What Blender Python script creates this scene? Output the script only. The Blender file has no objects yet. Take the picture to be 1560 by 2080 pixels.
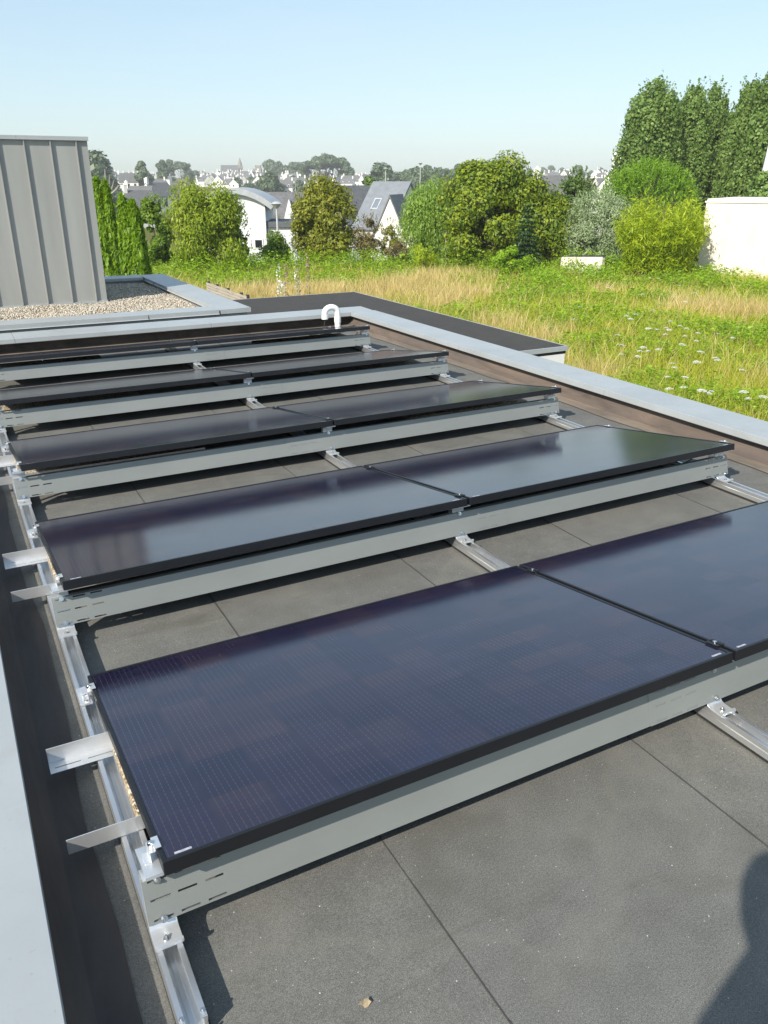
import bpy, bmesh, math, random
import numpy as np
from mathutils import Vector, Matrix
random.seed(7); RNG = np.random.default_rng(11)
PI = math.pi; R = math.radians
scene = bpy.context.scene
COL = scene.collection

# ------------------------------------------------------------------ camera (solved from the panel grid)
CAM = np.array([-0.198, -1.374, 1.6145])
YAW, PITCH, FPX = R(28.140), R(22.381), 1633.75
F2 = np.array([math.sin(YAW), math.cos(YAW), 0.0])          # horizontal forward
R2 = np.array([math.cos(YAW), -math.sin(YAW), 0.0])         # right
FW = np.array([F2[0]*math.cos(PITCH), F2[1]*math.cos(PITCH), -math.sin(PITCH)])
UP = np.cross(R2, FW)
def at(px, py, t):
    """world point seen at photo pixel (px,py), t metres ahead along the ground"""
    d = R2*((px-780)/FPX) + UP*((1040-py)/FPX) + FW
    return CAM + d*(t/float(d@F2))
def lat(px, t, py=450):
    p = at(px, py, t); return p[:2]
def pix(p):
    v = np.asarray(p, float)-CAM; zc = v@FW
    return 780+FPX*(v@R2)/zc, 1040-FPX*(v@UP)/zc
GT = [(0, -2.9), (44, -2.9), (65, -4.2), (100, -6.8), (200, -8.5), (300, -8.6), (400, -5.6), (500, -4.0), (600, -2.0),
      (700, 0.2), (800, 2.4), (900, 4.2), (1200, 6.0), (6000, 8.0)]
def gz(r):
    return float(np.interp(r, [a for a, _ in GT], [b for _, b in GT]))
def rad(p): return math.hypot(p[0]-CAM[0], p[1]-CAM[1])
def ground_at(px, t):
    x, y = lat(px, t); return np.array([x, y, gz(math.hypot(x-CAM[0], y-CAM[1]))])
def hit(px, py, z):
    d = R2*((px-780)/FPX) + UP*((1040-py)/FPX) + FW
    return CAM + d*((z-CAM[2])/d[2])

# ------------------------------------------------------------------ helpers
def link(o, parent=None):
    COL.objects.link(o)
    if parent is not None: o.parent = parent
    return o
def tag(o, label=None, cat=None, group=None, kind=None):
    if label: o['label'] = label
    if cat: o['category'] = cat
    if group: o['group'] = group
    if kind: o['kind'] = kind
    return o
def empty(name, loc=(0, 0, 0), rot=(0, 0, 0), label=None, cat=None, group=None):
    o = bpy.data.objects.new(name, None); o.empty_display_size = 0.05
    o.location = loc; o.rotation_euler = rot; link(o)
    return tag(o, label, cat, group)
def copy_tree(o, parent=None):
    c = o.copy(); COL.objects.link(c)
    if parent is not None: c.parent = parent
    for ch in [x for x in o.children]: copy_tree(ch, c)
    return c

class MB:
    def __init__(s): s.bm = bmesh.new()
    def box(s, x0, x1, y0, y1, z0, z1, M=None):
        vs = [s.bm.verts.new(Vector((x, y, z)) if M is None else M @ Vector((x, y, z)))
              for z in (z0, z1) for y in (y0, y1) for x in (x0, x1)]
        for f in ((0, 2, 3, 1), (4, 5, 7, 6), (0, 1, 5, 4), (2, 6, 7, 3), (0, 4, 6, 2), (1, 3, 7, 5)):
            s.bm.faces.new([vs[i] for i in f])
        return s
    def poly(s, pts):
        s.bm.faces.new([s.bm.verts.new(Vector(p)) for p in pts]); return s
    def prism(s, prof, a, b, axis='x', M=None):
        """closed profile (2D) extruded along an axis from a to b"""
        def mk(u, v, w):
            p = {'x': (w, u, v), 'y': (u, w, v), 'z': (u, v, w)}[axis]
            return Vector(p) if M is None else M @ Vector(p)
        A = [s.bm.verts.new(mk(u, v, a)) for u, v in prof]; B = [s.bm.verts.new(mk(u, v, b)) for u, v in prof]
        n = len(prof)
        s.bm.faces.new(A); s.bm.faces.new(B[::-1])
        for i in range(n): s.bm.faces.new([A[i], B[i], B[(i+1) % n], A[(i+1) % n]])
        return s
    def strip(s, line, th, a, b, axis='x', M=None):
        """open polyline with thickness, extruded"""
        pts = [Vector(p) for p in line]; L = []; Rr = []
        for i, p in enumerate(pts):
            d = (pts[min(i+1, len(pts)-1)]-pts[max(i-1, 0)]).normalized(); nrm = Vector((-d.y, d.x))
            L.append(p+nrm*th/2); Rr.append(p-nrm*th/2)
        return s.prism([tuple(p) for p in L+Rr[::-1]], a, b, axis, M)
    def cyl(s, p0, p1, r0, r1=None, n=12, cap=True):
        r1 = r0 if r1 is None else r1
        p0, p1 = Vector(p0), Vector(p1); d = (p1-p0).normalized()
        u = d.orthogonal().normalized(); v = d.cross(u)
        A = [s.bm.verts.new(p0+(u*math.cos(2*PI*i/n)+v*math.sin(2*PI*i/n))*r0) for i in range(n)]
        B = [s.bm.verts.new(p1+(u*math.cos(2*PI*i/n)+v*math.sin(2*PI*i/n))*r1) for i in range(n)]
        for i in range(n): s.bm.faces.new([A[i], A[(i+1) % n], B[(i+1) % n], B[i]])
        if cap: s.bm.faces.new(A[::-1]); s.bm.faces.new(B)
        return s
    def tube(s, pts, r, n=12, cap=True, hollow=False):
        pts = [Vector(p) for p in pts]; rs = r if isinstance(r, (list, tuple)) else [r]*len(pts)
        d0 = (pts[1]-pts[0]).normalized(); u = d0.orthogonal().normalized(); rings = []
        for i, p in enumerate(pts):
            d = (pts[min(i+1, len(pts)-1)]-pts[max(i-1, 0)]).normalized()
            u = (u-d*u.dot(d)).normalized(); v = d.cross(u)
            rings.append([s.bm.verts.new(p+(u*math.cos(2*PI*k/n)+v*math.sin(2*PI*k/n))*rs[i]) for k in range(n)])
        for a, b in zip(rings, rings[1:]):
            for k in range(n): s.bm.faces.new([a[k], a[(k+1) % n], b[(k+1) % n], b[k]])
        if cap: s.bm.faces.new(rings[0][::-1]); s.bm.faces.new(rings[-1])
        return s
    def sphere(s, c, r, sub=2, sc=(1, 1, 1)):
        M = Matrix.Translation(c) @ Matrix.Diagonal((*sc, 1))
        bmesh.ops.create_icosphere(s.bm, subdivisions=sub, radius=r, matrix=M); return s
    def build(s, name, m, parent=None, bevel=0, smooth=False, seg=1, ang=35):
        bm = s.bm
        bmesh.ops.recalc_face_normals(bm, faces=bm.faces)
        if bevel:
            es = [e for e in bm.edges if len(e.link_faces) == 2 and e.calc_face_angle(0) > R(30)]
            bmesh.ops.bevel(bm, geom=es, offset=bevel, segments=seg, affect='EDGES', clamp_overlap=True)
        me = bpy.data.meshes.new(name); bm.to_mesh(me); bm.free()
        for x in (m if isinstance(m, (list, tuple)) else [m]): me.materials.append(x)
        o = bpy.data.objects.new(name, me)
        if smooth:
            me.polygons.foreach_set('use_smooth', [True]*len(me.polygons))
            if hasattr(me, 'set_sharp_from_angle'): me.set_sharp_from_angle(angle=R(ang))
        return link(o, parent)

def np_mesh(name, V, Q, m, parent=None, smooth=False):
    V = np.ascontiguousarray(V, np.float32); Q = np.ascontiguousarray(Q, np.int32)
    k = Q.shape[1]; me = bpy.data.meshes.new(name)
    me.vertices.add(len(V)); me.vertices.foreach_set('co', V.ravel())
    me.loops.add(Q.size); me.loops.foreach_set('vertex_index', Q.ravel())
    me.polygons.add(len(Q)); me.polygons.foreach_set('loop_start', np.arange(0, Q.size, k, dtype=np.int32))
    if smooth: me.polygons.foreach_set('use_smooth', np.ones(len(Q), bool))
    me.update(calc_edges=True); me.materials.append(m)
    return link(bpy.data.objects.new(name, me), parent)

# ------------------------------------------------------------------ materials
def nodes(name):
    m = bpy.data.materials.new(name); m.use_nodes = True
    nt = m.node_tree; b = nt.nodes['Principled BSDF']; return m, nt, b
def N(nt, t, **kw):
    n = nt.nodes.new(t)
    for k, v in kw.items():
        if k in n.inputs: n.inputs[k].default_value = v
        else: setattr(n, k, v)
    return n
def noise(nt, scale, detail=4, rough=.55, coord='Object', stretch=None, dist=0):
    tc = N(nt, 'ShaderNodeTexCoord'); src = tc.outputs[coord]
    if stretch:
        mp = N(nt, 'ShaderNodeMapping'); mp.inputs['Scale'].default_value = stretch
        nt.links.new(src, mp.inputs[0]); src = mp.outputs[0]
    n = N(nt, 'ShaderNodeTexNoise', Scale=scale, Detail=detail, Roughness=rough, Distortion=dist)
    nt.links.new(src, n.inputs['Vector']); return n
def ramp(nt, fac, stops):
    r = N(nt, 'ShaderNodeValToRGB'); cr = r.color_ramp
    while len(cr.elements) < len(stops): cr.elements.new(.5)
    for e, (p, c) in zip(cr.elements, stops): e.position = p; e.color = (*c, 1) if len(c) == 3 else c
    nt.links.new(fac, r.inputs[0]); return r
def mix(nt, fac, a, b, mode='MIX'):
    n = N(nt, 'ShaderNodeMix', data_type='RGBA', blend_type=mode)
    for s, v in ((n.inputs[0], fac), (n.inputs[6], a), (n.inputs[7], b)):
        if hasattr(v, 'is_linked'): nt.links.new(v, s)
        else: s.default_value = v if not isinstance(v, tuple) else ((*v, 1) if len(v) == 3 else v)
    return n.outputs[2]
def math_(nt, op, a, b=None):
    n = N(nt, 'ShaderNodeMath', operation=op)
    for s, v in ((n.inputs[0], a), (n.inputs[1], b)):
        if v is None: continue
        if hasattr(v, 'is_linked'): nt.links.new(v, s)
        else: s.default_value = v
    return n.outputs[0]
def bump(nt, b, h, strength=.3, dist=.01):
    n = N(nt, 'ShaderNodeBump', Strength=strength, Distance=dist)
    nt.links.new(h, n.inputs['Height']); nt.links.new(n.outputs[0], b.inputs['Normal'])
def simple(name, c, rough=.6, metal=0, var=.12, scale=3, bumpS=0, bscale=200, stretch=None, spec=.5):
    m, nt, b = nodes(name)
    n = noise(nt, scale, 5, .6, stretch=stretch)
    r = ramp(nt, n.outputs[0], [(.3, tuple(x*(1-var) for x in c)), (.7, tuple(min(1, x*(1+var)) for x in c))])
    nt.links.new(r.outputs[0], b.inputs['Base Color'])
    b.inputs['Metallic'].default_value = metal; b.inputs['Roughness'].default_value = rough
    b.inputs['Specular IOR Level'].default_value = spec
    if metal > .2 or rough < .5:
        rr = N(nt, 'ShaderNodeMapRange'); rr.inputs[3].default_value = rough*.8; rr.inputs[4].default_value = min(1, rough*1.25)
        n2 = noise(nt, scale*6, 4, stretch=stretch); nt.links.new(n2.outputs[0], rr.inputs[0]); nt.links.new(rr.outputs[0], b.inputs['Roughness'])
    if bumpS: bump(nt, b, noise(nt, bscale, 3).outputs[0], bumpS, .004)
    return m

def m_roof(name, c, speck=True, seams=True):
    m, nt, b = nodes(name)
    big = noise(nt, .9, 5, .6, dist=.4); mid = noise(nt, 6, 5, .65); fine = noise(nt, 420, 2, .6); grain = noise(nt, 170, 3, .7)
    base = ramp(nt, big.outputs[0], [(.3, tuple(x*.78 for x in c)), (.5, c), (.75, (c[0]*1.2, c[1]*1.17, c[2]*1.08))]).outputs[0]
    base = mix(nt, .55, base, ramp(nt, mid.outputs[0], [(.3, tuple(x*.75 for x in c)), (.7, tuple(x*1.2 for x in c))]).outputs[0])
    base = mix(nt, .8, base, ramp(nt, fine.outputs[0], [(.32, (.5,)*3), (.5, (1,)*3), (.68, (1.6,)*3)]).outputs[0], 'MULTIPLY')
    base = mix(nt, .55, base, ramp(nt, grain.outputs[0], [(.3, (.55,)*3), (.7, (1.45,)*3)]).outputs[0], 'MULTIPLY')
    if speck:
        tc = N(nt, 'ShaderNodeTexCoord'); vo = N(nt, 'ShaderNodeTexVoronoi', Scale=19.0); nt.links.new(tc.outputs['Object'], vo.inputs['Vector'])
        sp = math_(nt, 'LESS_THAN', vo.outputs['Distance'], .034)
        sel = N(nt, 'ShaderNodeSeparateColor'); nt.links.new(vo.outputs['Color'], sel.inputs[0])
        sp = math_(nt, 'MULTIPLY', sp, math_(nt, 'GREATER_THAN', sel.outputs[0], .3))
        base = mix(nt, sp, base, (.55, .55, .5))
        vs = N(nt, 'ShaderNodeTexVoronoi', Scale=75.0); nt.links.new(tc.outputs['Object'], vs.inputs['Vector']); s2 = N(nt, 'ShaderNodeSeparateColor'); nt.links.new(vs.outputs['Color'], s2.inputs[0])
        sp2 = math_(nt, 'MULTIPLY', math_(nt, 'LESS_THAN', vs.outputs['Distance'], .11), math_(nt, 'GREATER_THAN', s2.outputs[1], .86))
        base = mix(nt, math_(nt, 'MULTIPLY', sp2, .8), base, (.5, .49, .43))
        st = noise(nt, 2.3, 3, .5, dist=1.2)
        base = mix(nt, ramp(nt, st.outputs[0], [(.60, (0, 0, 0)), (.72, (.28, .28, .28))]).outputs[0], base, (c[0]*.6, c[1]*.58, c[2]*.5))
    if speck:
        rg = noise(nt, .75, 4, .55, dist=.5)
        ring = ramp(nt, rg.outputs[0], [(.455, (0, 0, 0)), (.475, (.22,)*3), (.49, (.05,)*3), (.56, (.0,)*3)])
        base = mix(nt, ring.outputs[0], base, (c[0]*1.5, c[1]*1.45, c[2]*1.3))
        dr = noise(nt, 1.3, 5, .7, stretch=(.5, 2.2, 1), dist=1.5)
        base = mix(nt, ramp(nt, dr.outputs[0], [(.57, (0, 0, 0)), (.68, (.34,)*3)]).outputs[0], base, (c[0]*.5, c[1]*.47, c[2]*.4))
    nt.links.new(base, b.inputs['Base Color'])
    b.inputs['Roughness'].default_value = .82; b.inputs['Specular IOR Level'].default_value = .35
    bump(nt, b, fine.outputs[0], .5, .003)
    return m

def m_panel():
    m, nt, b = nodes('solar_glass')
    tc = N(nt, 'ShaderNodeTexCoord'); sx = N(nt, 'ShaderNodeSeparateXYZ'); nt.links.new(tc.outputs['Object'], sx.inputs[0])
    X, Y = sx.outputs[0], sx.outputs[1]
    # cells: half cut, 12 x 6 with a slightly different blue-black each
    cx = math_(nt, 'FLOOR', math_(nt, 'DIVIDE', X, .1455)); cy = math_(nt, 'FLOOR', math_(nt, 'DIVIDE', Y, .0905))
    cb = N(nt, 'ShaderNodeCombineXYZ'); nt.links.new(cx, cb.inputs[0]); nt.links.new(cy, cb.inputs[1])
    oi = N(nt, 'ShaderNodeObjectInfo'); nt.links.new(math_(nt, 'MULTIPLY', oi.outputs['Random'], 37.), cb.inputs[2])
    wn = N(nt, 'ShaderNodeTexWhiteNoise'); nt.links.new(cb.outputs[0], wn.inputs[0])
    base = ramp(nt, wn.outputs[0], [(0, (.0085, .0085, .026)), (.5, (.015, .0125, .032)), (1, (.024, .0165, .031))]).outputs[0]
    # bus wires: fine pale lines across the short side, broken into dashes
    fx = math_(nt, 'FRACT', math_(nt, 'DIVIDE', X, .01617)); line = math_(nt, 'LESS_THAN', fx, .085)
    fy = math_(nt, 'FRACT', math_(nt, 'DIVIDE', Y, .0181))
    dash = math_(nt, 'LESS_THAN', fy, .62)
    nz = noise(nt, 9, 3); lf = math_(nt, 'MULTIPLY', line, math_(nt, 'ADD', math_(nt, 'MULTIPLY', dash, .42), .2))
    lf = math_(nt, 'MULTIPLY', lf, math_(nt, 'ADD', nz.outputs[0], .35))
    base = mix(nt, lf, base, (.115, .085, .082))
    gx = math_(nt, 'LESS_THAN', math_(nt, 'FRACT', math_(nt, 'DIVIDE', X, .1455)), .018); gy = math_(nt, 'LESS_THAN', math_(nt, 'FRACT', math_(nt, 'DIVIDE', Y, .181)), .018)
    base = mix(nt, math_(nt, 'MULTIPLY', math_(nt, 'MAXIMUM', gx, gy), .6), base, (.007, .007, .011))
    dust = noise(nt, 5, 6, .65, stretch=(.7, 1.6, 1))
    base = mix(nt, ramp(nt, dust.outputs[0], [(.5, (0, 0, 0)), (.8, (.045,)*3)]).outputs[0], base, (.25, .27, .33))
    sm = noise(nt, 2.4, 5, .7, dist=.8)
    base = mix(nt, ramp(nt, sm.outputs[0], [(.5, (0, 0, 0)), (.72, (.55,)*3)]).outputs[0], base, (.014, .018, .050))
    nt.links.new(base, b.inputs['Base Color'])
    b.inputs['IOR'].default_value = 1.62; b.inputs['Specular Tint'].default_value = (.9, .92, 1, 1)
    rr = N(nt, 'ShaderNodeMapRange'); rr.inputs[3].default_value = .10; rr.inputs[4].default_value = .145
    nt.links.new(noise(nt, 4, 4).outputs[0], rr.inputs[0]); nt.links.new(rr.outputs[0], b.inputs['Roughness'])
    return m

def m_leaf(name, stops, trans=.3, rough=.5, tcol=None, scale=.6):
    m, nt, b = nodes(name)
    g = N(nt, 'ShaderNodeNewGeometry'); nz = noise(nt, scale, 3, .6)
    f = math_(nt, 'ADD', math_(nt, 'MULTIPLY', g.outputs['Random Per Island'], .6), math_(nt, 'MULTIPLY', nz.outputs[0], .55))
    n = len(stops); c = ramp(nt, f, [(.12+.76*i/(n-1), s) for i, s in enumerate(stops)])
    nt.links.new(c.outputs[0], b.inputs['Base Color']); b.inputs['Roughness'].default_value = rough
    b.inputs['Specular IOR Level'].default_value = .4
    tr = N(nt, 'ShaderNodeBsdfTranslucent')
    tm = mix(nt, .5, c.outputs[0], tcol or tuple(min(1, x*1.5) for x in stops[-1]))
    nt.links.new(tm, tr.inputs[0])
    ms = N(nt, 'ShaderNodeMixShader'); ms.inputs[0].default_value = trans
    out = nt.nodes['Material Output']
    nt.links.new(b.outputs[0], ms.inputs[1]); nt.links.new(tr.outputs[0], ms.inputs[2]); nt.links.new(ms.outputs[0], out.inputs['Surface'])
    return m

M = {}
M['roof'] = m_roof('bitumen_membrane', (.138, .137, .127))
M['roofdark'] = m_roof('dark_bitumen', (.052, .047, .043), speck=False)
M['panel'] = m_panel()
M['frame'] = simple('black_anodised', (.012, .013, .016), .38, .3, .15, 6)
M['galv'] = simple('galvanised_sheet', (.265, .281, .270), .46, .35, .06, 5, .05, 120, stretch=(.4, 1, 1))
M['alu'] = simple('mill_aluminium', (.72, .73, .74), .30, .85, .06, 8, .06, 160, stretch=(1, .15, 1))
M['alu2'] = simple('extruded_aluminium', (.76, .77, .78), .33, .7, .05, 8)
M['steel'] = simple('stainless_bolt', (.7, .7, .7), .22, 1, .05, 20)
M['rubber'] = simple('black_rubber', (.018, .018, .018), .8, 0, .2, 10)
M['white'] = simple('white_plastic', (.8, .81, .8), .35, 0, .03, 4)
M['sticker'] = simple('white_sticker', (.38, .39, .43), .5, 0, .3, 60)
M['coping'] = simple('coated_coping', (.375, .40, .41), .42, .15, .07, 2.2, .05, 60)
def m_coping():
    m = simple('coated_coping', (.375, .40, .41), .42, .15, .07, 2.2, .05, 60); nt = m.node_tree; b = nt.nodes['Principled BSDF']
    src = b.inputs['Base Color'].links[0].from_socket
    d1 = noise(nt, 3.5, 6, .7, stretch=(1, 1, 1), dist=1.0); d2 = noise(nt, 55, 3, .6)
    c = mix(nt, ramp(nt, d1.outputs[0], [(.54, (0, 0, 0)), (.72, (.35,)*3)]).outputs[0], src, (.30, .30, .27))
    c = mix(nt, ramp(nt, d2.outputs[0], [(.66, (0, 0, 0)), (.74, (.25,)*3)]).outputs[0], c, (.24, .23, .20))
    tc = N(nt, 'ShaderNodeTexCoord'); vo = N(nt, 'ShaderNodeTexVoronoi', Scale=3.2); nt.links.new(tc.outputs['Object'], vo.inputs['Vector'])
    c = mix(nt, math_(nt, 'LESS_THAN', vo.outputs['Distance'], .028), c, (.72, .72, .70))
    nt.links.new(c, b.inputs['Base Color']); return m
M['coping'] = m_coping()
M['zinc'] = simple('zinc_cladding', (.315, .322, .308), .5, .12, .10, 1.3, .22, 2.2, stretch=(3, 3, .35))
M['render'] = simple('white_render', (.72, .71, .68), .9, 0, .06, 1.2, .25, 90)
M['house'] = simple('house_white', (.80, .78, .74), .9, 0, .05, .5)
M['slate'] = simple('slate_roof', (.13, .13, .132), .55, 0, .25, 2.2, .3, 12)
M['glass'] = simple('window_dark', (.02, .025, .03), .12, 0, .2, 1)
M['wood'] = simple('weathered_wood', (.38, .33, .28), .8, 0, .25, 8, .3, 60, stretch=(6, .4, 6))
M['post'] = simple('dark_post', (.04, .042, .05), .6)
M['slateblue'] = simple('blue_grey_slate', (.19, .205, .225), .5, 0, .12, 2.2, .3, 12)
M['stone'] = simple('church_stone', (.24, .225, .20), .9, 0, .15, .3)
M['bark'] = simple('bark', (.10, .078, .058), .9, 0, .3, 8, .6, 30)
M['pole'] = simple('grey_pole', (.55, .56, .57), .5, .3)
M['tan'] = simple('dry_earth', (.34, .27, .17), .95, 0, .2, .2)

def m_flash(name, c):
    m, nt, b = nodes(name)
    st = noise(nt, 5, 6, .7, stretch=(1, .25, 1.6), dist=.6); st2 = noise(nt, 1.6, 4, .6)
    a = ramp(nt, st.outputs[0], [(.32, tuple(x*.55 for x in c)), (.5, c), (.72, (c[0]*1.5, c[1]*1.45, c[2]*1.35))]).outputs[0]
    a = mix(nt, ramp(nt, st2.outputs[0], [(.4, (0, 0, 0)), (.65, (.5,)*3)]).outputs[0], a, (c[0]*.72, c[1]*.82, c[2]*.95))
    nt.links.new(a, b.inputs['Base Color']); b.inputs['Roughness'].default_value = .7
    bump(nt, b, st.outputs[0], .4, .01); return m
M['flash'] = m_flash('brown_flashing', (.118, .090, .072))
M['seam'] = simple('weld_bleed', (.055, .053, .05), .7, 0, .3, 12)
M['flap'] = m_flash('flashing_flap', (.20, .158, .12))
M['flashshade'] = m_flash('shade_toned_flashing', (.052, .043, .038))  # left upstand and flap: brown flashing darkened, parapet's shade put into the colour

def m_slab():
    m, nt, b = nodes('pebble_slab')
    tc = N(nt, 'ShaderNodeTexCoord'); vo = N(nt, 'ShaderNodeTexVoronoi', Scale=110.0); nt.links.new(tc.outputs['Object'], vo.inputs['Vector'])
    s = N(nt, 'ShaderNodeSeparateColor'); nt.links.new(vo.outputs['Color'], s.inputs[0])
    c = ramp(nt, s.outputs[0], [(0, (.28, .2, .11)), (.4, (.48, .38, .24)), (.75, (.62, .53, .38)), (1, (.7, .66, .56))]).outputs[0]
    d = ramp(nt, vo.outputs['Distance'], [(.35, (1,)*3), (.75, (.4,)*3)])
    c = mix(nt, 1.0, c, d.outputs[0], 'MULTIPLY'); nt.links.new(c, b.inputs['Base Color']); b.inputs['Roughness'].default_value = .8
    bump(nt, b, math_(nt, 'SUBTRACT', 1., vo.outputs['Distance']), .8, .006); return m
M['slab'] = m_slab()
def m_pebble():
    m, nt, b = nodes('roof_pebbles')
    g = N(nt, 'ShaderNodeNewGeometry')
    c = ramp(nt, g.outputs['Random Per Island'], [(0, (.24, .2, .15)), (.3, (.42, .37, .3)), (.6, (.52, .49, .43)), (.85, (.46, .38, .26)), (1, (.66, .63, .58))])
    nt.links.new(c.outputs[0], b.inputs['Base Color']); b.inputs['Roughness'].default_value = .75; return m
M['pebble'] = m_pebble()
def m_brickwhite():
    m, nt, b = nodes('painted_brick'); tc = N(nt, 'ShaderNodeTexCoord')
    br = N(nt, 'ShaderNodeTexBrick', Scale=3.0); br.inputs['Color1'].default_value = (.68, .70, .72, 1); br.inputs['Color2'].default_value = (.75, .76, .77, 1)
    br.inputs['Mortar'].default_value = (.58, .6, .62, 1); br.inputs['Mortar Size'].default_value = .03
    mp = N(nt, 'ShaderNodeMapping'); mp.inputs['Rotation'].default_value = (R(90), 0, 0); nt.links.new(tc.outputs['Object'], mp.inputs[0]); nt.links.new(mp.outputs[0], br.inputs['Vector'])
    nt.links.new(br.outputs[0], b.inputs['Base Color']); b.inputs['Roughness'].default_value = .85; return m
M['wbrick'] = m_brickwhite()
def m_cream():
    m, nt, b = nodes('cream_render')
    n1 = noise(nt, .55, 5, .6, dist=.8); n2 = noise(nt, 2.5, 5, .7, stretch=(1, 1, .18))
    a = ramp(nt, n1.outputs[0], [(.42, (.70, .61, .50)), (.62, (.78, .72, .64)), (.8, (.55, .46, .38))]).outputs[0]
    a = mix(nt, .35, a, ramp(nt, n2.outputs[0], [(.35, (.62, .55, .45)), (.6, (.82, .79, .74))]).outputs[0])
    nt.links.new(a, b.inputs['Base Color']); b.inputs['Roughness'].default_value = .95; return m
M['cream'] = m_cream()

LF = {
 'cypress': m_leaf('cypress_leaf', [(.06, .12, .006), (.14, .26, .010), (.26, .40, .014)], .3),
 'willow': m_leaf('willow_leaf', [(.10, .16, .012), (.22, .31, .02), (.36, .42, .03)], .4),
 'ivy': m_leaf('ivy_leaf', [(.035, .08, .01), (.10, .19, .015), (.26, .36, .03)], .35),
 'olivegreen': m_leaf('elder_leaf', [(.09, .12, .012), (.20, .225, .02), (.33, .33, .028)], .35),
 'brown': m_leaf('dry_shrub_leaf', [(.08, .065, .025), (.16, .13, .045), (.22, .19, .065)], .25),
 'lightgreen': m_leaf('light_leaf', [(.11, .19, .03), (.21, .34, .05), (.32, .45, .07)], .4),
 'laurel': m_leaf('laurel_leaf', [(.035, .085, .006), (.12, .20, .010), (.31, .35, .016)], .3, .55),
 'fir': m_leaf('fir_needle', [(.022, .06, .02), (.04, .095, .032), (.065, .13, .04)], .1),
 'sage': m_leaf('silver_leaf', [(.14, .20, .09), (.26, .34, .17), (.41, .48, .28)], .25),
 'dark': m_leaf('dark_leaf', [(.045, .085, .018), (.09, .16, .03), (.16, .24, .045)], .3),
 'pine': m_leaf('pine_needle', [(.08, .17, .010), (.15, .29, .015), (.25, .41, .022)], .3),
 'pineunder': m_leaf('pine_needle_brown', [(.11, .10, .04), (.17, .15, .06), (.20, .19, .07)], .2),  # browner needles for the inner, lower part of the pine
 'bamboo': m_leaf('bamboo_leaf', [(.15, .23, .012), (.30, .41, .016), (.47, .53, .024)], .4),
 'poplar': m_leaf('poplar_leaf', [(.06, .12, .022), (.13, .22, .04), (.24, .34, .09)], .32, .6),
 'far': m_leaf('far_leaf', [(.055, .095, .045), (.09, .14, .065), (.125, .18, .085)], .15, scale=.15),
 'fern': m_leaf('bracken', [(.10, .19, .008), (.20, .35, .012), (.33, .48, .02)], .35, scale=.5),
 'grass': m_leaf('green_grass_blade', [(.19, .26, .012), (.36, .42, .02), (.54, .53, .06)], .38, scale=.4),
 'dry': m_leaf('dry_grass_blade', [(.36, .26, .085), (.56, .43, .16), (.72, .59, .30)], .3, scale=.4),
 'flower': m_leaf('umbel_white', [(.65, .66, .58), (.8, .8, .74)], .3),
 'pink': m_leaf('pink_flower', [(.34, .2, .2), (.5, .32, .32)], .3),
}

# ------------------------------------------------------------------ world, sun, camera
SUN_AZ, SUN_EL = R(28.3), R(37.4)      # light travels towards +x (and a little +y)
w = bpy.data.worlds.new('World'); scene.world = w; w.use_nodes = True
nt = w.node_tree; bg = nt.nodes['Background']
sky = nt.nodes.new('ShaderNodeTexSky'); sky.sky_type = 'NISHITA'; sky.sun_disc = False
sky.sun_elevation = SUN_EL
sd = Vector((-math.cos(SUN_AZ)*math.cos(SUN_EL), -math.sin(SUN_AZ)*math.cos(SUN_EL), math.sin(SUN_EL)))
sky.sun_rotation = math.atan2(sd.x, sd.y)
sky.altitude = 20; sky.air_density = 1.0; sky.dust_density = .9; sky.ozone_density = 2.2
gm = nt.nodes.new('ShaderNodeGamma'); gm.inputs[1].default_value = .5; nt.links.new(sky.outputs[0], gm.inputs[0])
tint = nt.nodes.new('ShaderNodeMix'); tint.data_type = 'RGBA'; tint.blend_type = 'MULTIPLY'; tint.inputs[0].default_value = 1; tint.inputs[7].default_value = (1.70, 1.92, 2.01, 1)
wtc = nt.nodes.new('ShaderNodeTexCoord'); wmp = nt.nodes.new('ShaderNodeMapping'); wmp.inputs['Scale'].default_value = (2.2, 2.2, 9); nt.links.new(wtc.outputs['Generated'], wmp.inputs[0])
wn = nt.nodes.new('ShaderNodeTexNoise'); wn.inputs['Scale'].default_value = 1.6; wn.inputs['Detail'].default_value = 7; wn.inputs['Roughness'].default_value = .62; nt.links.new(wmp.outputs[0], wn.inputs['Vector'])
wr = nt.nodes.new('ShaderNodeValToRGB'); wr.color_ramp.elements[0].position = .48; wr.color_ramp.elements[1].position = .8; wr.color_ramp.elements[1].color = (.22, .22, .22, 1); nt.links.new(wn.outputs[0], wr.inputs[0])
wm = nt.nodes.new('ShaderNodeMix'); wm.data_type = 'RGBA'; wm.inputs[7].default_value = (4.0, 4.3, 4.5, 1)
nt.links.new(wr.outputs[0], wm.inputs[0]); nt.links.new(gm.outputs[0], tint.inputs[6]); nt.links.new(tint.outputs[2], wm.inputs[6]); nt.links.new(wm.outputs[2], bg.inputs[0]); bg.inputs[1].default_value = .15
sl = bpy.data.lights.new('sun', 'SUN'); sl.energy = 4.9; sl.angle = R(.53); sl.color = (1, .93, .82)
so = bpy.data.objects.new('sun', sl); link(so); so.rotation_euler = (-sd).to_track_quat('-Z', 'Y').to_euler(); so.location = (-20, -10, 30)
cd = bpy.data.cameras.new('camera'); co = bpy.data.objects.new('camera', cd); link(co)
cd.sensor_fit = 'VERTICAL'; cd.sensor_height = 24; cd.lens = FPX/2080*24; cd.clip_start = .05; cd.clip_end = 9000
co.location = CAM; co.matrix_world = Matrix(((R2[0], UP[0], -FW[0], CAM[0]), (R2[1], UP[1], -FW[1], CAM[1]), (R2[2], UP[2], -FW[2], CAM[2]), (0, 0, 0, 1)))
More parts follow.
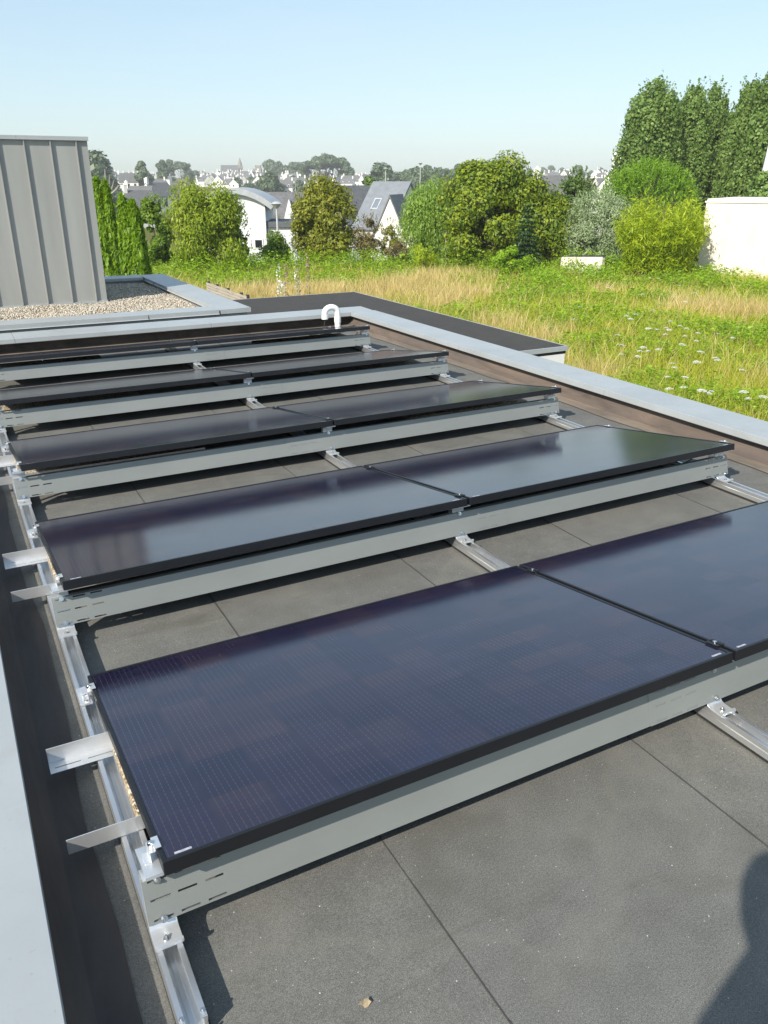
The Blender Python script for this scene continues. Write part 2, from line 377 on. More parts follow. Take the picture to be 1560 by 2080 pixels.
scene.camera = co
scene.view_settings.view_transform = 'Standard'; scene.view_settings.look = 'None'; scene.view_settings.exposure = .43; scene.view_settings.gamma = 1

# ------------------------------------------------------------------ our building
PIT = 1.4784; L = 1.762; GAP = .0139; TILT = .1563; W = 1.1024; HF = .265
H = .16; XL, XR = -.24, 4.07; YB = 7.45
main = empty('flat_roof_building', (0, 0, 0), label='flat roofed building whose dark felt roof carries the solar panels, with grey metal copings', cat='building')
# membrane: rolls with lapped seams
mb = MB(); xs = [-.62, .57, 1.452, 2.33, 3.21, 4.14]
for i, (a, b_) in enumerate(zip(xs, xs[1:])):
    z = .0 if i % 2 else -.0022
    mb.box(a+(.0 if i else 0), b_+.0, -4.0, 7.62, z-.05, z)
mb.build('roof_membrane', M['roof'], main, bevel=.0012)
for x in xs[1:-1]:
    mb = MB()
    for k in range(30):
        y0 = -4+k*.39
        mb.box(x-.002+random.uniform(-.0015, .0015), x+.0015+random.uniform(-.0015, .0015), y0, y0+.392, -.001, .0014)
    mb.build('lap_seam', M['seam'], main)
mb = MB().box(-2.6, 4.355, -5.0, 7.80, -2.95, -.07)
mb.build('wall', M['render'], main)
mb = MB().box(-2.6, -.63, -5, 7.80, -.069, -.005); mb.build('side_roof', M['roof'], main)
# upstands with a canted foot (brown flashing)
def upstand_prof(s): return [(0, -.04), (0, 0.006), (.03*s, .02), (.075*s, .065), (.085*s, H-.02), (.3*s, H-.02), (.3*s, -.04)]
mb = MB(); prof = [(4.05+u, v) for u, v in upstand_prof(1)]; mb.prism(prof, -4.0, YB+.1, 'y'); mb.build('flashing', M['flash'], main, bevel=.008, smooth=True, seg=2, ang=60)
mb = MB(); prof = [(XL+.065-u, v*.93) for u, v in upstand_prof(1)]; mb.prism(prof, -4.0, YB+.1, 'y'); mb.build('flashing', M['flashshade'], main, bevel=.008, smooth=True, seg=2, ang=60)
mb = MB(); prof = [(YB+.11+u, v) for u, v in upstand_prof(1)]; mb.prism(prof, XL-.2, 4.3, 'x'); mb.build('flashing', M['flash'], main, bevel=.008, smooth=True, seg=2, ang=60)
# flap of flashing welded on the membrane, wavy edge
def flap(pts_in, pts_out, z, m='flap'):
    mb = MB(); bm = mb.bm
    A = [bm.verts.new((*p, z)) for p in pts_in]; B = [bm.verts.new((*p, z+.006)) for p in pts_out]
    for i in range(len(A)-1): bm.faces.new([A[i], A[i+1], B[i+1], B[i]])
    return mb.build('flashing_flap', M[m], main)
def wob(k, s): return .012*math.sin(k*1.7+s)+.010*math.sin(k*.61+2*s)+.006*math.sin(k*4.1)
ys = np.linspace(-4, 7.56, 60)
flap([(3.955+wob(y*2, 1), y) for y in ys], [(4.062, y) for y in ys], .0042)
flap([(-.10+wob(y*2, 3), y) for y in ys], [(-.187, y) for y in ys], .0042, 'flashshade')
xs_ = np.linspace(-.1, 3.98, 50)
flap([(x, 7.475+wob(x*2, 2)*.6) for x in xs_], [(x, 7.575) for x in xs_], .0062)
# copings: folded sheet with drip edges, in lengths
def coping(p0, p1, wid, parent, m='coping', h=H, fas=.047, joint=2.0, first=.35):
    """runs from p0 to p1; inner edge on that line, width to the left of travel direction"""
    p0, p1 = Vector(p0), Vector(p1); d = (p1-p0); ln = d.length; d.normalize(); n = Vector((-d.y, d.x, 0))
    mb = MB(); s = 0; nx = first
    Mx = Matrix(((d.x, n.x, 0, p0.x), (d.y, n.y, 0, p0.y), (0, 0, 1, 0), (0, 0, 0, 1)))
    while s < ln-.01:
        e = min(ln, s+nx); nx = joint
        mb.strip([(.012, h-fas), (.0, h-fas+.006), (0, h), (wid, h+.006), (wid, h-fas+.006), (wid-.012, h-fas)], .003, s+.0012, e-.0012, 'x', Mx)
        s = e
    return mb.build('coping', M[m], parent, bevel=.0012)
coping((XR, 7.44, 0), (XR, -4, 0), .315, main)       # travel -y : left is +x
coping((XL, -4, 0), (XL, 7.44, 0), .40, main, h=.156, first=3.35)       # travel +y : left is -x
coping((XL-.4, 7.45, 0), (XR+.315, 7.45, 0), .365, main, first=1.0)

# ------------------------------------------------------------------ solar array hardware
ROWN = ['nearest row', 'second row from the camera', 'third row from the camera', 'fourth row from the camera', 'farthest row']
def inview(p, m=25):
    x, y = pix(p); return -m < x < 1560+m and -m < y < 2080+m
# one panel
def make_panel():
    root = empty('solar_panel')
    mb = MB(); t = .0345; lip = .011
    mb.box(0, L, 0, lip, -t, 0); mb.box(0, L, W-lip, W, -t, 0)
    mb.box(0, lip, lip, W-lip, -t, 0); mb.box(L-lip, L, lip, W-lip, -t, 0)
    mb.build('frame', M['frame'], root, bevel=.0012)
    MB().box(lip+.0004, L-lip-.0004, lip+.0004, W-lip-.0004, -.0085, -.0022).build('solar_glass', M['panel'], root)
    for x in (.03, L-.068):
        mb = MB(); mb.box(x, x+.038, .017, .0245, -.0021, -.0017)
        mb.build('label_sticker', M['sticker'], root)
    return root
proto = make_panel()
k = 0
for r in range(5):
    for s in range(2):
        o = proto if k == 0 else copy_tree(proto); k += 1
        o.location = (s*(L+GAP), r*PIT, HF); o.rotation_euler = (-TILT, 0, 0)
        side = 'left' if s == 0 else 'right'
        tag(o, f'black framed solar panel, {side} one of the two in the {ROWN[r]}', 'solar panel', 'solar panels on the flat roof')
# rails
RX = [-.0135, 1.7585, 3.508]
RN = ['left', 'middle', 'right']
def make_rail(x, nm):
    root = empty('mounting_rail', (x, 0, 0), label=f'long aluminium floor rail running under the {nm} of the panel rows', cat='mounting rail', group='aluminium rails on the roof felt')
    y0, y1 = -.219, 7.03
    mb = MB(); z0 = .010
    prof = [(-.0285, z0), (.0285, z0), (.0285, .030), (.0265, .034), (.0285, .038), (.0285, .052), (.0155, .052), (.0155, .049), (.0205, .046), (.0205, .022), (.006, .022), (.006, .0255), (-.006, .0255), (-.006, .022), (-.0205, .022), (-.0205, .046), (-.0155, .049), (-.0155, .052), (-.0285, .052), (-.0285, .038), (-.0265, .034), (-.0285, .030)]
    mb.prism(prof, y0, y1, 'y'); mb.build('rail_profile', M['alu'], root, bevel=.0006)
    mb = MB(); mb.box(-.029, .034, y0-.004, y1, .0015, .0098)
    for q in range(5): mb.box(-.028+q*.0145, -.023+q*.0145, y0-.0045, y0-.0005, .0098, .02)
    mb.build('rubber_mat', M['rubber'], root)
    for sx in (-1, 1):
        mb = MB(); mb.cyl((sx*.022, y0+.014, .052), (sx*.022, y0+.014, .0555), .0055, n=6); mb.cyl((sx*.022, y0+.014, .0555), (sx*.022, y0+.014, .0585), .003, n=10)
        mb.build('end_screw', M['steel'], root)
    return root
for x, nm in zip(RX, RN): make_rail(x, nm)
# wind deflector beams, sheet with real slots, leaning back
ZB0, ZB1, YB0, YB1 = .074, .176, .026, .057
SLOT = [.0795, .1275, .1745]
def deflector(xa, xb, row, slots_x, label, off=0.0):
    root = empty('deflector_beam', (0, row*PIT, 0), label=label, cat='deflector', group='grey deflector beams under the panel fronts')
    bm = bmesh.new()
    zs = sorted({ZB0, ZB1} | {min(max(q, ZB0+.002), ZB1-.002) for s in (.0815, .1275, .171) for q in (s-.0025, s+.0025)})
    xsn = sorted({xa, xb} | {q for a, b_ in slots_x for q in (a, b_)})
    def P(x, z): return (x, YB0+(z-ZB0)*(YB1-YB0)/(ZB1-ZB0)-off, z)
    vv = {}
    def V(x, z):
        if (x, z) not in vv: vv[(x, z)] = bm.verts.new(P(x, z))
        return vv[(x, z)]
    for xi in range(len(xsn)-1):
        hole = any(abs(xsn[xi]-a) < 1e-6 for a, b_ in slots_x)
        for zi in range(len(zs)-1):
            zm = (zs[zi]+zs[zi+1])/2
            if hole and any(abs(zm-s) < .0024 for s in (.0815, .1275, .171)): continue
            bm.faces.new([V(xsn[xi], zs[zi]), V(xsn[xi+1], zs[zi]), V(xsn[xi+1], zs[zi+1]), V(xsn[xi], zs[zi+1])])
    # returns (flanges) at top and bottom
    for z, dy, dz in ((ZB1, .018, .002), (ZB0, .016, -.001)):
        prev = None
        for x in xsn:
            p = P(x, z); q = bm.verts.new((p[0], p[1]+dy, p[2]+dz))
            if prev: bm.faces.new([V(prev[0], z), V(x, z), q, prev[1]])
            prev = (x, q)
    bmesh.ops.recalc_face_normals(bm, faces=bm.faces)
    bmesh.ops.solidify(bm, geom=list(bm.faces), thickness=.0015)
    mb = MB(); mb.bm.free(); mb.bm = bm
    mb.build('deflector_sheet', M['galv'], root)
    return root
def bolt(mb, p, n, r=.0065):
    p = Vector(p); n = Vector(n).normalized()
    mb.cyl(p, p+n*.0016, r*1.35, n=14); mb.cyl(p+n*.0016, p+n*.0065, r*.82, n=6); mb.cyl(p+n*.0065, p+n*.010, r*.42, n=8)
ND = Vector((0, -(ZB1-ZB0), (YB1-YB0))).normalized()
def beam_p(x, z, row): return Vector((x, YB0+(z-ZB0)*(YB1-YB0)/(ZB1-ZB0)+row*PIT, z))
SL_L = [(-.031, .014), (.031, .075), (.094, .137)]; SL_R = [(3.386, 3.428), (3.444, 3.486), (3.508, 3.552)]
for r in range(5):
    j = 1.475 if r % 2 == 0 else 2.02
    if r == 4: j = 2.03
    ov = [(1.50, 1.545), (1.565, 1.61), (1.63, 1.675)] if j < 1.7 else [(1.86, 1.905), (1.925, 1.965)]
    if j < 1.7:
        A = deflector(-.043, 1.70, r, SL_L, f'grey galvanised deflector sheet along the left panel of the {ROWN[r]}')
        B = deflector(j, 3.560, r, ov+SL_R, f'grey galvanised deflector sheet along the right panel of the {ROWN[r]}', off=.0022)
    else:
        A = deflector(-.043, j, r, SL_L+ov, f'grey galvanised deflector sheet along the left panel of the {ROWN[r]}', off=.0022)
        B = deflector(1.84, 3.560, r, SL_R, f'grey galvanised deflector sheet along the right panel of the {ROWN[r]}')
    for x, ow in ((-.010, A), (1.757, A if j > 1.7 else B), (3.524, B)):
        mb = MB()
        for z in (.0815, .171): bolt(mb, beam_p(x, z, 0)+ND*.0045, ND)
        if inview(beam_p(x, .12, r)): mb.build('bolt', M['steel'], ow, smooth=True)
        else: mb.bm.free()
# support brackets (bent extrusion) standing on the rails behind the sheet
def make_bracket():
    root = empty('support_bracket')
    wdt = .0315
    line = [(-.028, .0545), (-.012, .0545), (.013, .0555), (.0265, .060), (.0345, .070), (.0415, .090), (.0635, .165), (.070, .185), (.068, .200), (.056, .211), (.033, .218), (.012, .2215)]
    mb = MB(); mb.strip(line, .0042, -wdt, wdt, 'x'); mb.build('bent_plate', M['alu2'], root, bevel=.0006, smooth=True)
    mb = MB(); mb.strip([(-.028, .0565), (-.028, .0625), (-.022, .0635)], .003, -wdt, wdt, 'x'); mb.build('foot_lip', M['alu2'], root)
    mb = MB(); bolt(mb, (-.002, -.006, .0575), (0, 0, 1), .006); mb.build('foot_bolt', M['steel'], root, smooth=True)
    mb = MB(); mb.strip([(.012, .2255), (.05, .2265), (.125, .2075)], .004, -wdt+.006, wdt-.006, 'x'); mb.strip([(.118, .2065), (.118, .055)], .004, -wdt+.012, wdt-.012, 'x'); mb.build('rear_strut', M['alu2'], root)
    return root
br = make_bracket(); k = 0
BX = [-.0125, 1.7575, 3.509]
for r in range(5):
    for s, x in enumerate(BX):
        if not inview((x, r*PIT, .1)): continue
        o = br if k == 0 else copy_tree(br); k += 1
        o.location = (x, r*PIT, 0)
        tag(o, f'bent aluminium bracket on the {RN[s]} rail, front of the {ROWN[r]}', 'bracket', 'aluminium support brackets')
# clamps
def make_clamp(end):
    root = empty('panel_clamp')
    mb = MB()
    if end:
        mb.strip([(-.004, .004), (-.004, -.004), (-.016, -.004), (-.016, -.028), (-.030, -.028)], .003, -.022, .022, 'y')
        mb.strip([(.010, .0035), (-.005, .0035)], .0025, -.022, .022, 'y')
    else:
        mb.strip([(-.017, .0035), (-.004, .0035), (-.004, -.004), (.004, -.004), (.004, .0035), (.017, .0035)], .0028, -.024, .024, 'y')
    mb.build('clamp_body', M['alu2'] if end else M['frame'], root, bevel=.0005)
    mb = MB(); x = -.010 if end else 0
    mb.cyl((x, 0, -.004), (x, 0, .010), .0042, n=10); mb.cyl((x, 0, .003), (x, 0, .009), .0068, n=12)
    mb.build('clamp_bolt', M['steel'], root, smooth=True); return root
ce, cm = make_clamp(True), make_clamp(False); ke = km = 0
for r in range(5):
    for s in range(3):
        for v, nm in ((.075, 'front'), (1.0, 'back')):
            x = [0, L+GAP/2, 2*L+GAP][s]
            p = (x, r*PIT+v*math.cos(TILT), HF-v*math.sin(TILT))
            if not inview(p, 5): continue
            if s == 1: o = cm if km == 0 else copy_tree(cm); km += 1
            else: o = ce if ke == 0 else copy_tree(ce); ke += 1
            o.location = p; o.rotation_euler = (-TILT, 0, 0)
            if s == 2: o.scale = (-1, 1, 1)
            place = ['outer left edge', 'centre joint', 'outer right edge'][s]
            tag(o, f'small clamp, {nm} of the {place}, {ROWN[r]}', 'clamp', 'panel clamps')
# rear feet: low block on the rail under each panel back
def make_rear():
    root = empty('rear_foot')
    mb = MB(); mb.box(-.027, .012, -.05, .05, .0525, .060); mb.strip([(-.027, .056), (.0, .060), (.004, .0605)], .004, -.05, .05, 'y'); mb.build('foot_plate', M['alu2'], root, bevel=.001)
    mb = MB(); mb.box(-.014, .018, -.016, .02, .0602, .076); mb.build('foot_block', M['alu2'], root, bevel=.001)
    mb = MB(); bolt(mb, (-.006, -.034, .060), (0, 0, 1), .006); mb.cyl((-.006, -.034, .06), (-.006, -.034, .082), .004, n=8); mb.build('foot_bolt', M['steel'], root, smooth=True)
    return root
rf = make_rear(); k = 0
for r in range(5):
    for s, x in enumerate([-.016, 1.7585, 3.508]):
        if s > 0 and r > 3: continue
        if not inview((x, r*PIT+1.02, .07), 5): continue
        if s == 1: continue
        o = rf if k == 0 else copy_tree(rf); k += 1
        o.location = (x, r*PIT+1.03, 0)
        tag(o, f'low foot on the {RN[s]} rail, back edge of the {ROWN[r]}', 'rail foot', 'rear panel feet')
# ballast bars and slabs
def make_bar(kind):
    root = empty('ballast_bar')
    mb = MB()
    if kind == 'front': mb.box(-.17, 1.06, 0, .0022, .054, .100); mb.box(-.17, 1.06, .0023, .035, .054, .0562)
    else:
        mb.box(-.17, 1.06, .0, .0022, .0545, .106)
        # flange facing the camera with slots
        segs = [(-.17, -.155), (-.085, -.065), (.005, 1.06)]
        for a, b_ in segs: mb.box(a, b_, -.050, -.0001, .054, .0562)
        for a, b_ in ((-.155, -.085), (-.065, .005)):
            mb.box(a, b_, -.050, -.030, .054, .0562); mb.box(a, b_, -.0262, -.0001, .054, .0562)
    mb.build('angle_profile', M['alu2'], root, bevel=.0006); return root
bars = {'front': make_bar('front'), 'back': make_bar('back')}; used = set()
EW = ['left', 'right']
def make_slab():
    root = bpy.data.objects.new('ballast_slab', None)
    mb = MB(); mb.box(0, .50, 0, .33, .0566, .094)
    return mb.build('ballast_slab', M['slab'], None, bevel=.004, smooth=True)
slab0 = make_slab(); sused = False
for r in range(5):
    for e in range(2):
        for kind, y in (('front', .352), ('back', .735)):
            x = 0 if e == 0 else 2*L+GAP
            if e == 0 and r > 2: continue
            if e == 1: continue
            o = bars[kind] if kind not in used else copy_tree(bars[kind]); used.add(kind)
            o.location = (x, r*PIT+y, 0)
            tag(o, f'pale angle bar left of the {ROWN[r]}, {"nearer" if kind=="front" else "farther"} of its pair', 'ballast bar', 'ballast bars')
        for q in range(2):
            xx = (.004+q*.508) if e == 0 else (3.03-q*.508)
            if not any(inview((xx+dx, r*PIT+.38, .09), 0) for dx in (0, .25, .5)): continue
            o = slab0 if not sused else slab0.copy()
            if sused: COL.objects.link(o)
            sused = True
            o.location = (xx, r*PIT+.36, 0)
            tag(o, f'{"outer" if q==0 else "inner"} tan ballast slab under the {EW[e]} panel, {ROWN[r]}', 'ballast slab', 'ballast slabs under the panels')
# swan neck conduit
sn = empty('vent_pipe', (3.78, 7.2, 0), label='white plastic swan-neck pipe standing at the far roof corner', cat='pipe')
pts = [(0, 0, .0), (0, 0, .215)] + [(-.08+.08*math.cos(a), 0, .215+.062*math.sin(a)) for a in np.linspace(.15, PI-.15, 14)] + [(-.16, 0, .215), (-.16, 0, .15)]
mb = MB(); mb.tube(pts, .034, 18, cap=False); mb.build('bent_pipe', M['white'], sn, smooth=True)
mb = MB(); mb.cyl((0, 0, .10), (0, 0, .165), .038, n=20); mb.cyl((-.16, 0, .15), (-.16, 0, .19), .038, n=20); mb.build('collar', M['white'], sn, smooth=True)
mb = MB(); mb.cyl((0, 0, .002), (0, 0, .02), .09, .06, n=20); mb.build('base_flange', M['rubber'], sn, smooth=True)
mb = MB(); mb.tube([(-.16, 0, .17), (-.163, -.002, .13), (-.175, -.01, .08), (-.20, -.03, .02), (-.26, -.06, .008), (-.40, -.12, .007), (-.5, -.3, .007)], .006, 8)
tag(mb.build('black_cable', M['rubber']), 'black cable running out of the white swan-neck pipe onto the roof', 'cable').location = (3.78, 7.2, 0)
# cables under panels in the gaps
for n_, (r, x0, x1) in enumerate([(1, 2.5, 3.3), (4, 3.2, 3.45), (2, 1.2, 1.9)]):
    mb = MB(); pts = [(x0+(x1-x0)*t, r*PIT+.12+.05*math.sin(5*t+n_), .19-.06*math.sin(PI*t)) for t in np.linspace(0, 1, 12)]
    mb.tube(pts, .0035, 6); tag(mb.build('panel_cable', M['rubber']), f'thin black cable sagging under the panels of the {ROWN[r]}', 'cable', 'panel cables')
# dry leaf on the roof
p = hit(741, 2036, .004)
mb = MB(); bm = mb.bm
c = [bm.verts.new((p[0]+.016*math.cos(a)*(1 if i % 2 else .55), p[1]+.010*math.sin(a), .004+.004*math.cos(2*a))) for i, a in enumerate(np.linspace(0, 2*PI, 11)[:-1])]
bm.faces.new(c); o = mb.build('dry_leaf', M['tan']); tag(o, 'small curled tan dry leaf lying on the dark roof felt', 'leaf')

# ------------------------------------------------------------------ gravel roof volume with zinc tower
gb = empty('gravel_roof_building', (0, 8.2, 0), label='higher flat roof behind, strewn with gravel and carrying a zinc clad tower', cat='building')
GX, GY0, GY1, GH = 3.06, 8.22, 12.55, .185
def loc(mbo): mbo.location = (0, 0, 0); mbo.matrix_parent_inverse = Matrix.Translation((0, -8.2, 0)); return mbo
mb = MB(); xw = -6.0
seams = [-2.1, -.2, .76, 1.56, 2.36]
mb.box(-6, GX-.02, GY0, GY1-.02, -2.95, .02)
mb.box(-6, GX-.02, GY0, GY0+.3, .0201, GH-.012); mb.box(-6, GX-.02, GY1-.32, GY1-.02, .0201, GH-.012); mb.box(GX-.32, GX-.02, GY0+.3, GY1-.32, .0201, GH-.012)
loc(mb.build('wall', M['zinc'], gb))
mb = MB()
for a, b_ in zip(seams, seams[1:]+[GX-.02]): mb.box(a+.002, b_-.002, GY0-.004, GY0-.0005, -.6, GH-.06)
loc(mb.build('wall_sheet', M['zinc'], gb))
def gcop(*a, **k): return loc(coping(*a, parent=gb, h=GH, **k))
gcop((-6, GY0+.355, 0), (GX-.37, GY0+.355, 0), -.38, joint=2.5)
gcop((GX-.355, GY0-.02, 0), (GX-.355, GY1+.0, 0), -.38, joint=3)
gcop((-6, GY1-.36, 0), (GX-.37, GY1-.36, 0), .38)
mb = MB(); mb.box(GX-.356, GX+.026, GY0-.0245, GY0-.0212, GH-.047, GH+.003); loc(mb.build('coping_end', M['coping'], gb))
TX, TY = 1.76, 10.22; TT = 2.125
tw = loc(MB().box(-4, TX, TY, TY+2.05, .10, TT-.02).build('zinc_tower', M['zinc'], gb))
mb = MB()
for i in range(14):
    x = 1.62-.305*i
    mb.box(x-.006, x+.006, TY-.032, TY-.0004, .125, TT-.05)
o = loc(mb.build('standing_seam', M['zinc'], tw)); o.matrix_parent_inverse = Matrix.Identity(4)
mb = MB(); mb.box(-4.05, .93, TY-.04, TY+2.1, TT-.045, TT); mb.box(.932, TX+.012, TY-.041, TY+2.1, TT-.045, TT+.001)
o = loc(mb.build('tower_coping', M['coping'], tw)); o.matrix_parent_inverse = Matrix.Identity(4)
mb = MB(); mb.box(-4, TX+.006, TY-.022, TY-.0006, .098, .124); o = loc(mb.build('drip_edge', M['coping'], tw)); o.matrix_parent_inverse = Matrix.Identity(4)
mb = MB(); mb.box(-4, TX-.05, TY+.012, TY+2.0, .021, .0995); o = loc(mb.build('tower_base', M['flash'], tw)); o.matrix_parent_inverse = Matrix.Identity(4)
# gravel
def gravel():
    bm = bmesh.new(); bmesh.ops.create_icosphere(bm, subdivisions=1, radius=1)
    bv = np.array([v.co[:] for v in bm.verts]); bf = np.array([[v.index for v in f.verts] for f in bm.faces]); bm.free()
    # many pebbles: only 20 face stones
    bm = bmesh.new(); bmesh.ops.create_icosphere(bm, subdivisions=1, radius=1); bm.free()
    n = 27000
    P = np.stack([RNG.uniform(-.6, GX-.36, n), RNG.uniform(GY0+.34, GY1-.36, n), np.zeros(n)], 1)
    keep = ~((P[:, 0] < TX-.0) & (P[:, 1] > TY+.03)); P = P[keep]; n = len(P)
    mound = .035*np.exp(-((P[:, 0]-.55)**2)/.08-((P[:, 1]-9.95)**2)/.05)+.02*np.sin(P[:, 0]*5)*np.sin(P[:, 1]*4+1)
    P[:, 2] = .092+mound*.5+RNG.uniform(0, .016, n)
    S = RNG.uniform(.006, .0125, (n, 1))*np.stack([RNG.uniform(.8, 1.5, n), RNG.uniform(.8, 1.2, n), RNG.uniform(.5, .9, n)], 1)
    a = RNG.uniform(0, 2*PI, n); ca, sa = np.cos(a), np.sin(a)
    V = bv[None]*S[:, None]; X = V[..., 0]*ca[:, None]-V[..., 1]*sa[:, None]; Y = V[..., 0]*sa[:, None]+V[..., 1]*ca[:, None]
    V = np.stack([X, Y, V[..., 2]], -1)+P[:, None]
    Fq = bf[None]+(np.arange(n)*len(bv))[:, None, None]
    o = np_mesh('gravel', V.reshape(-1, 3), Fq.reshape(-1, 3), M['pebble'], smooth=True)
    tag(o, 'pale rounded gravel spread over the higher flat roof', 'gravel', kind='stuff')
gravel()
MB_ = MB().box(-5.9, GX-.33, GY0+.31, GY1-.33, .0202, .088); loc(MB_.build('gravel_bed', M['slab'], gb))

# ------------------------------------------------------------------ lower dark extension
ex = empty('low_extension', (5, 8, 0), label='lower white walled extension with a plain dark felt roof beside the field', cat='building')
EX0, EX1, EY0, EY1, EZ = 3.08, 5.70, 5.40, 10.66, -.045
def loc2(o): o.matrix_parent_inverse = Matrix.Translation((-5, -8, 0)); return o
mb = MB(); mb.box(4.37, EX1-.03, EY0+.022, EY1-.05, -2.95, EZ-.08); mb.box(EX0, 4.3699, 7.9, EY1-.05, -2.95, EZ-.08); loc2(mb.build('wall', M['render'], ex))
mb = MB(); mb.box(4.375, EX1-.02, EY0+.02, EY1-.02, EZ-.079, EZ); mb.box(EX0, 4.3749, 7.87, EY1-.02, EZ-.079, EZ-.0005); loc2(mb.build('roof_felt', M['roofdark'], ex))
mb = MB(); mb.box(EX1-.0195, EX1-.008, EY0, EY1, EZ-.045, EZ+.004); mb.box(4.375, EX1-.02, EY0, EY0+.0195, EZ-.045, EZ+.004); mb.box(EX0, EX1-.02, EY1-.0195, EY1-.008, EZ-.045, EZ+.004)
loc2(mb.build('edge_trim', M['coping'], ex))
# slatted fence beyond it
fx, fy0, fy1, fz = 5.72, 15.2, 19.1, -.74
fe = empty('slatted_fence', (fx, fy0, -2.9), label='weathered wooden slat fence with dark posts just behind the gravel roof', cat='fence')
for i in range(8):
    mb = MB(); mb.box(fx-.02, fx-.001, fy0+.9, fy1, fz-.055-i*.068, fz-i*.068); o = mb.build('slat', M['wood'], fe); o.matrix_parent_inverse = Matrix.Translation((-fx, -fy0, 2.9))
for y in (fy0+.92, 16.55, 17.5, 18.35, 19.06):
    mb = MB(); mb.box(fx, fx+.06, y-.03, y+.03, -2.92, fz+.03); o = mb.build('post', M['post'], fe); o.matrix_parent_inverse = Matrix.Translation((-fx, -fy0, 2.9))

# ------------------------------------------------------------------ terrain
def terrain():
    rs = np.concatenate([np.arange(0, 60, 2.0), np.arange(60, 200, 8), np.arange(200, 1000, 25), [1000]])
    na = 160; an = np.linspace(0, 2*PI, na, endpoint=False)
    V = []
    for r in rs:
        for a in an:
            x, y = CAM[0]+r*math.cos(a), CAM[1]+r*math.sin(a)
            und = (.05*math.sin(x*.5)*math.cos(y*.4) if r > 8 else 0) + (.6*math.sin(x*.01+1)*math.cos(y*.013) if r > 250 else 0)
            V.append((x, y, gz(r)+und))
    Q = []
    for i in range(len(rs)-1):
        for j in range(na): Q.append((i*na+j, i*na+(j+1) % na, (i+1)*na+(j+1) % na, (i+1)*na+j))
    m, nt, b = nodes('field_ground')
    n1 = noise(nt, .02, 5, .6); n2 = noise(nt, .5, 5, .65)
    a = ramp(nt, n1.outputs[0], [(.38, (.07, .09, .03)), (.5, (.14, .14, .05)), (.62, (.30, .24, .12))]).outputs[0]
    a = mix(nt, .4, a, ramp(nt, n2.outputs[0], [(.35, (.05, .06, .02)), (.7, (.2, .18, .07))]).outputs[0])
    nt.links.new(a, b.inputs['Base Color']); b.inputs['Roughness'].default_value = 1; b.inputs['Specular IOR Level'].default_value = 0
    o = np_mesh('ground', np.array(V), np.array(Q), m, smooth=True); tag(o, kind='structure')
terrain()

# value noise on arrays
def vnoise(x, y, s, seed=0):
    g = np.random.default_rng(seed).random((64, 64)); x = x/s+17.3; y = y/s+9.1
    xi = np.floor(x).astype(int); yi = np.floor(y).astype(int); fx = x-xi; fy = y-yi
    fx = fx*fx*(3-2*fx); fy = fy*fy*(3-2*fy); a = lambda i, j: g[(xi+i) % 64, (yi+j) % 64]
    return (a(0, 0)*(1-fx)+a(1, 0)*fx)*(1-fy)+(a(0, 1)*(1-fx)+a(1, 1)*fx)*fy

# ------------------------------------------------------------------ foliage generators
def unit(v): return v/np.maximum(np.linalg.norm(v, axis=-1, keepdims=True), 1e-9)
def leaf_quads(P, Nrm, Ln, size, aspect, rng):
    """rhombus leaves: centre P, normal Nrm, long axis Ln"""
    T = unit(Ln-(Ln*Nrm).sum(-1, keepdims=True)*Nrm); B = np.cross(Nrm, T)
    s = size*np.clip(rng.lognormal(0, .32, (len(P), 1)), .45, 1.9)
    V = np.stack([P-T*s, P+B*s*aspect+T*s*.1, P+T*s, P-B*s*aspect+T*s*.1], 1)
    return V.reshape(-1, 3), np.arange(len(P)*4).reshape(-1, 4)
def clumps(c, rx, ry, rz, n, rc, rng, inner=.5, flat=1.0):
    z = rng.uniform(-1, 1, n); a = rng.uniform(0, 2*PI, n); f = rng.uniform(inner, 1., n)
    q = np.where(z > 0, np.sqrt(1-z**2), np.sqrt(1-.32*np.abs(z)**3))*f
    C = np.array(c)+np.stack([np.cos(a)*q*rx, np.sin(a)*q*ry, z*rz*np.where(z > 0, np.maximum(f, .8), 1)], 1); return C, rc*rng.uniform(.42, 1.5, n)
def crown_leaves(c, rx, ry, rz, rng, n=9000, size=.1, aspect=.5, ncl=40, rc=None, droop=0., jit=.7, inner=.45, zmin=None):
    rc = rc or .34*min(rx, rz); C, rr = clumps(c, max(rx-rc*.6, .1), max(ry-rc*.6, .1), max(rz-rc*.6, .1), ncl, rc, rng, inner)
    w = rr**2; k = rng.choice(ncl, n, p=w/w.sum()); d = unit(rng.normal(size=(n, 3)))
    P = C[k]+d*(rr[k][:, None])*rng.uniform(.35, 1.08, (n, 1))**.6*np.array([1, 1, .85])
    out = unit((P-np.array(c))/np.array([rx, ry, rz]))
    Nm = unit(.55*d+.45*out+jit*rng.normal(size=(n, 3))*.6+np.array([0, 0, .25]))
    Ln = unit(rng.normal(size=(n, 3))+np.array([0, 0, -droop*3]))
    if zmin is not None:
        kk = P[:, 2] > zmin; P, Nm, Ln = P[kk], Nm[kk], Ln[kk]
    V, Q = leaf_quads(P, Nm, Ln, size, aspect, rng); return V, Q, C
def join(*vq):
    Vs, Qs, off = [], [], 0
    for V, Q in vq: Vs.append(V); Qs.append(Q+off); off += len(V)
    return np.concatenate(Vs), np.concatenate(Qs)
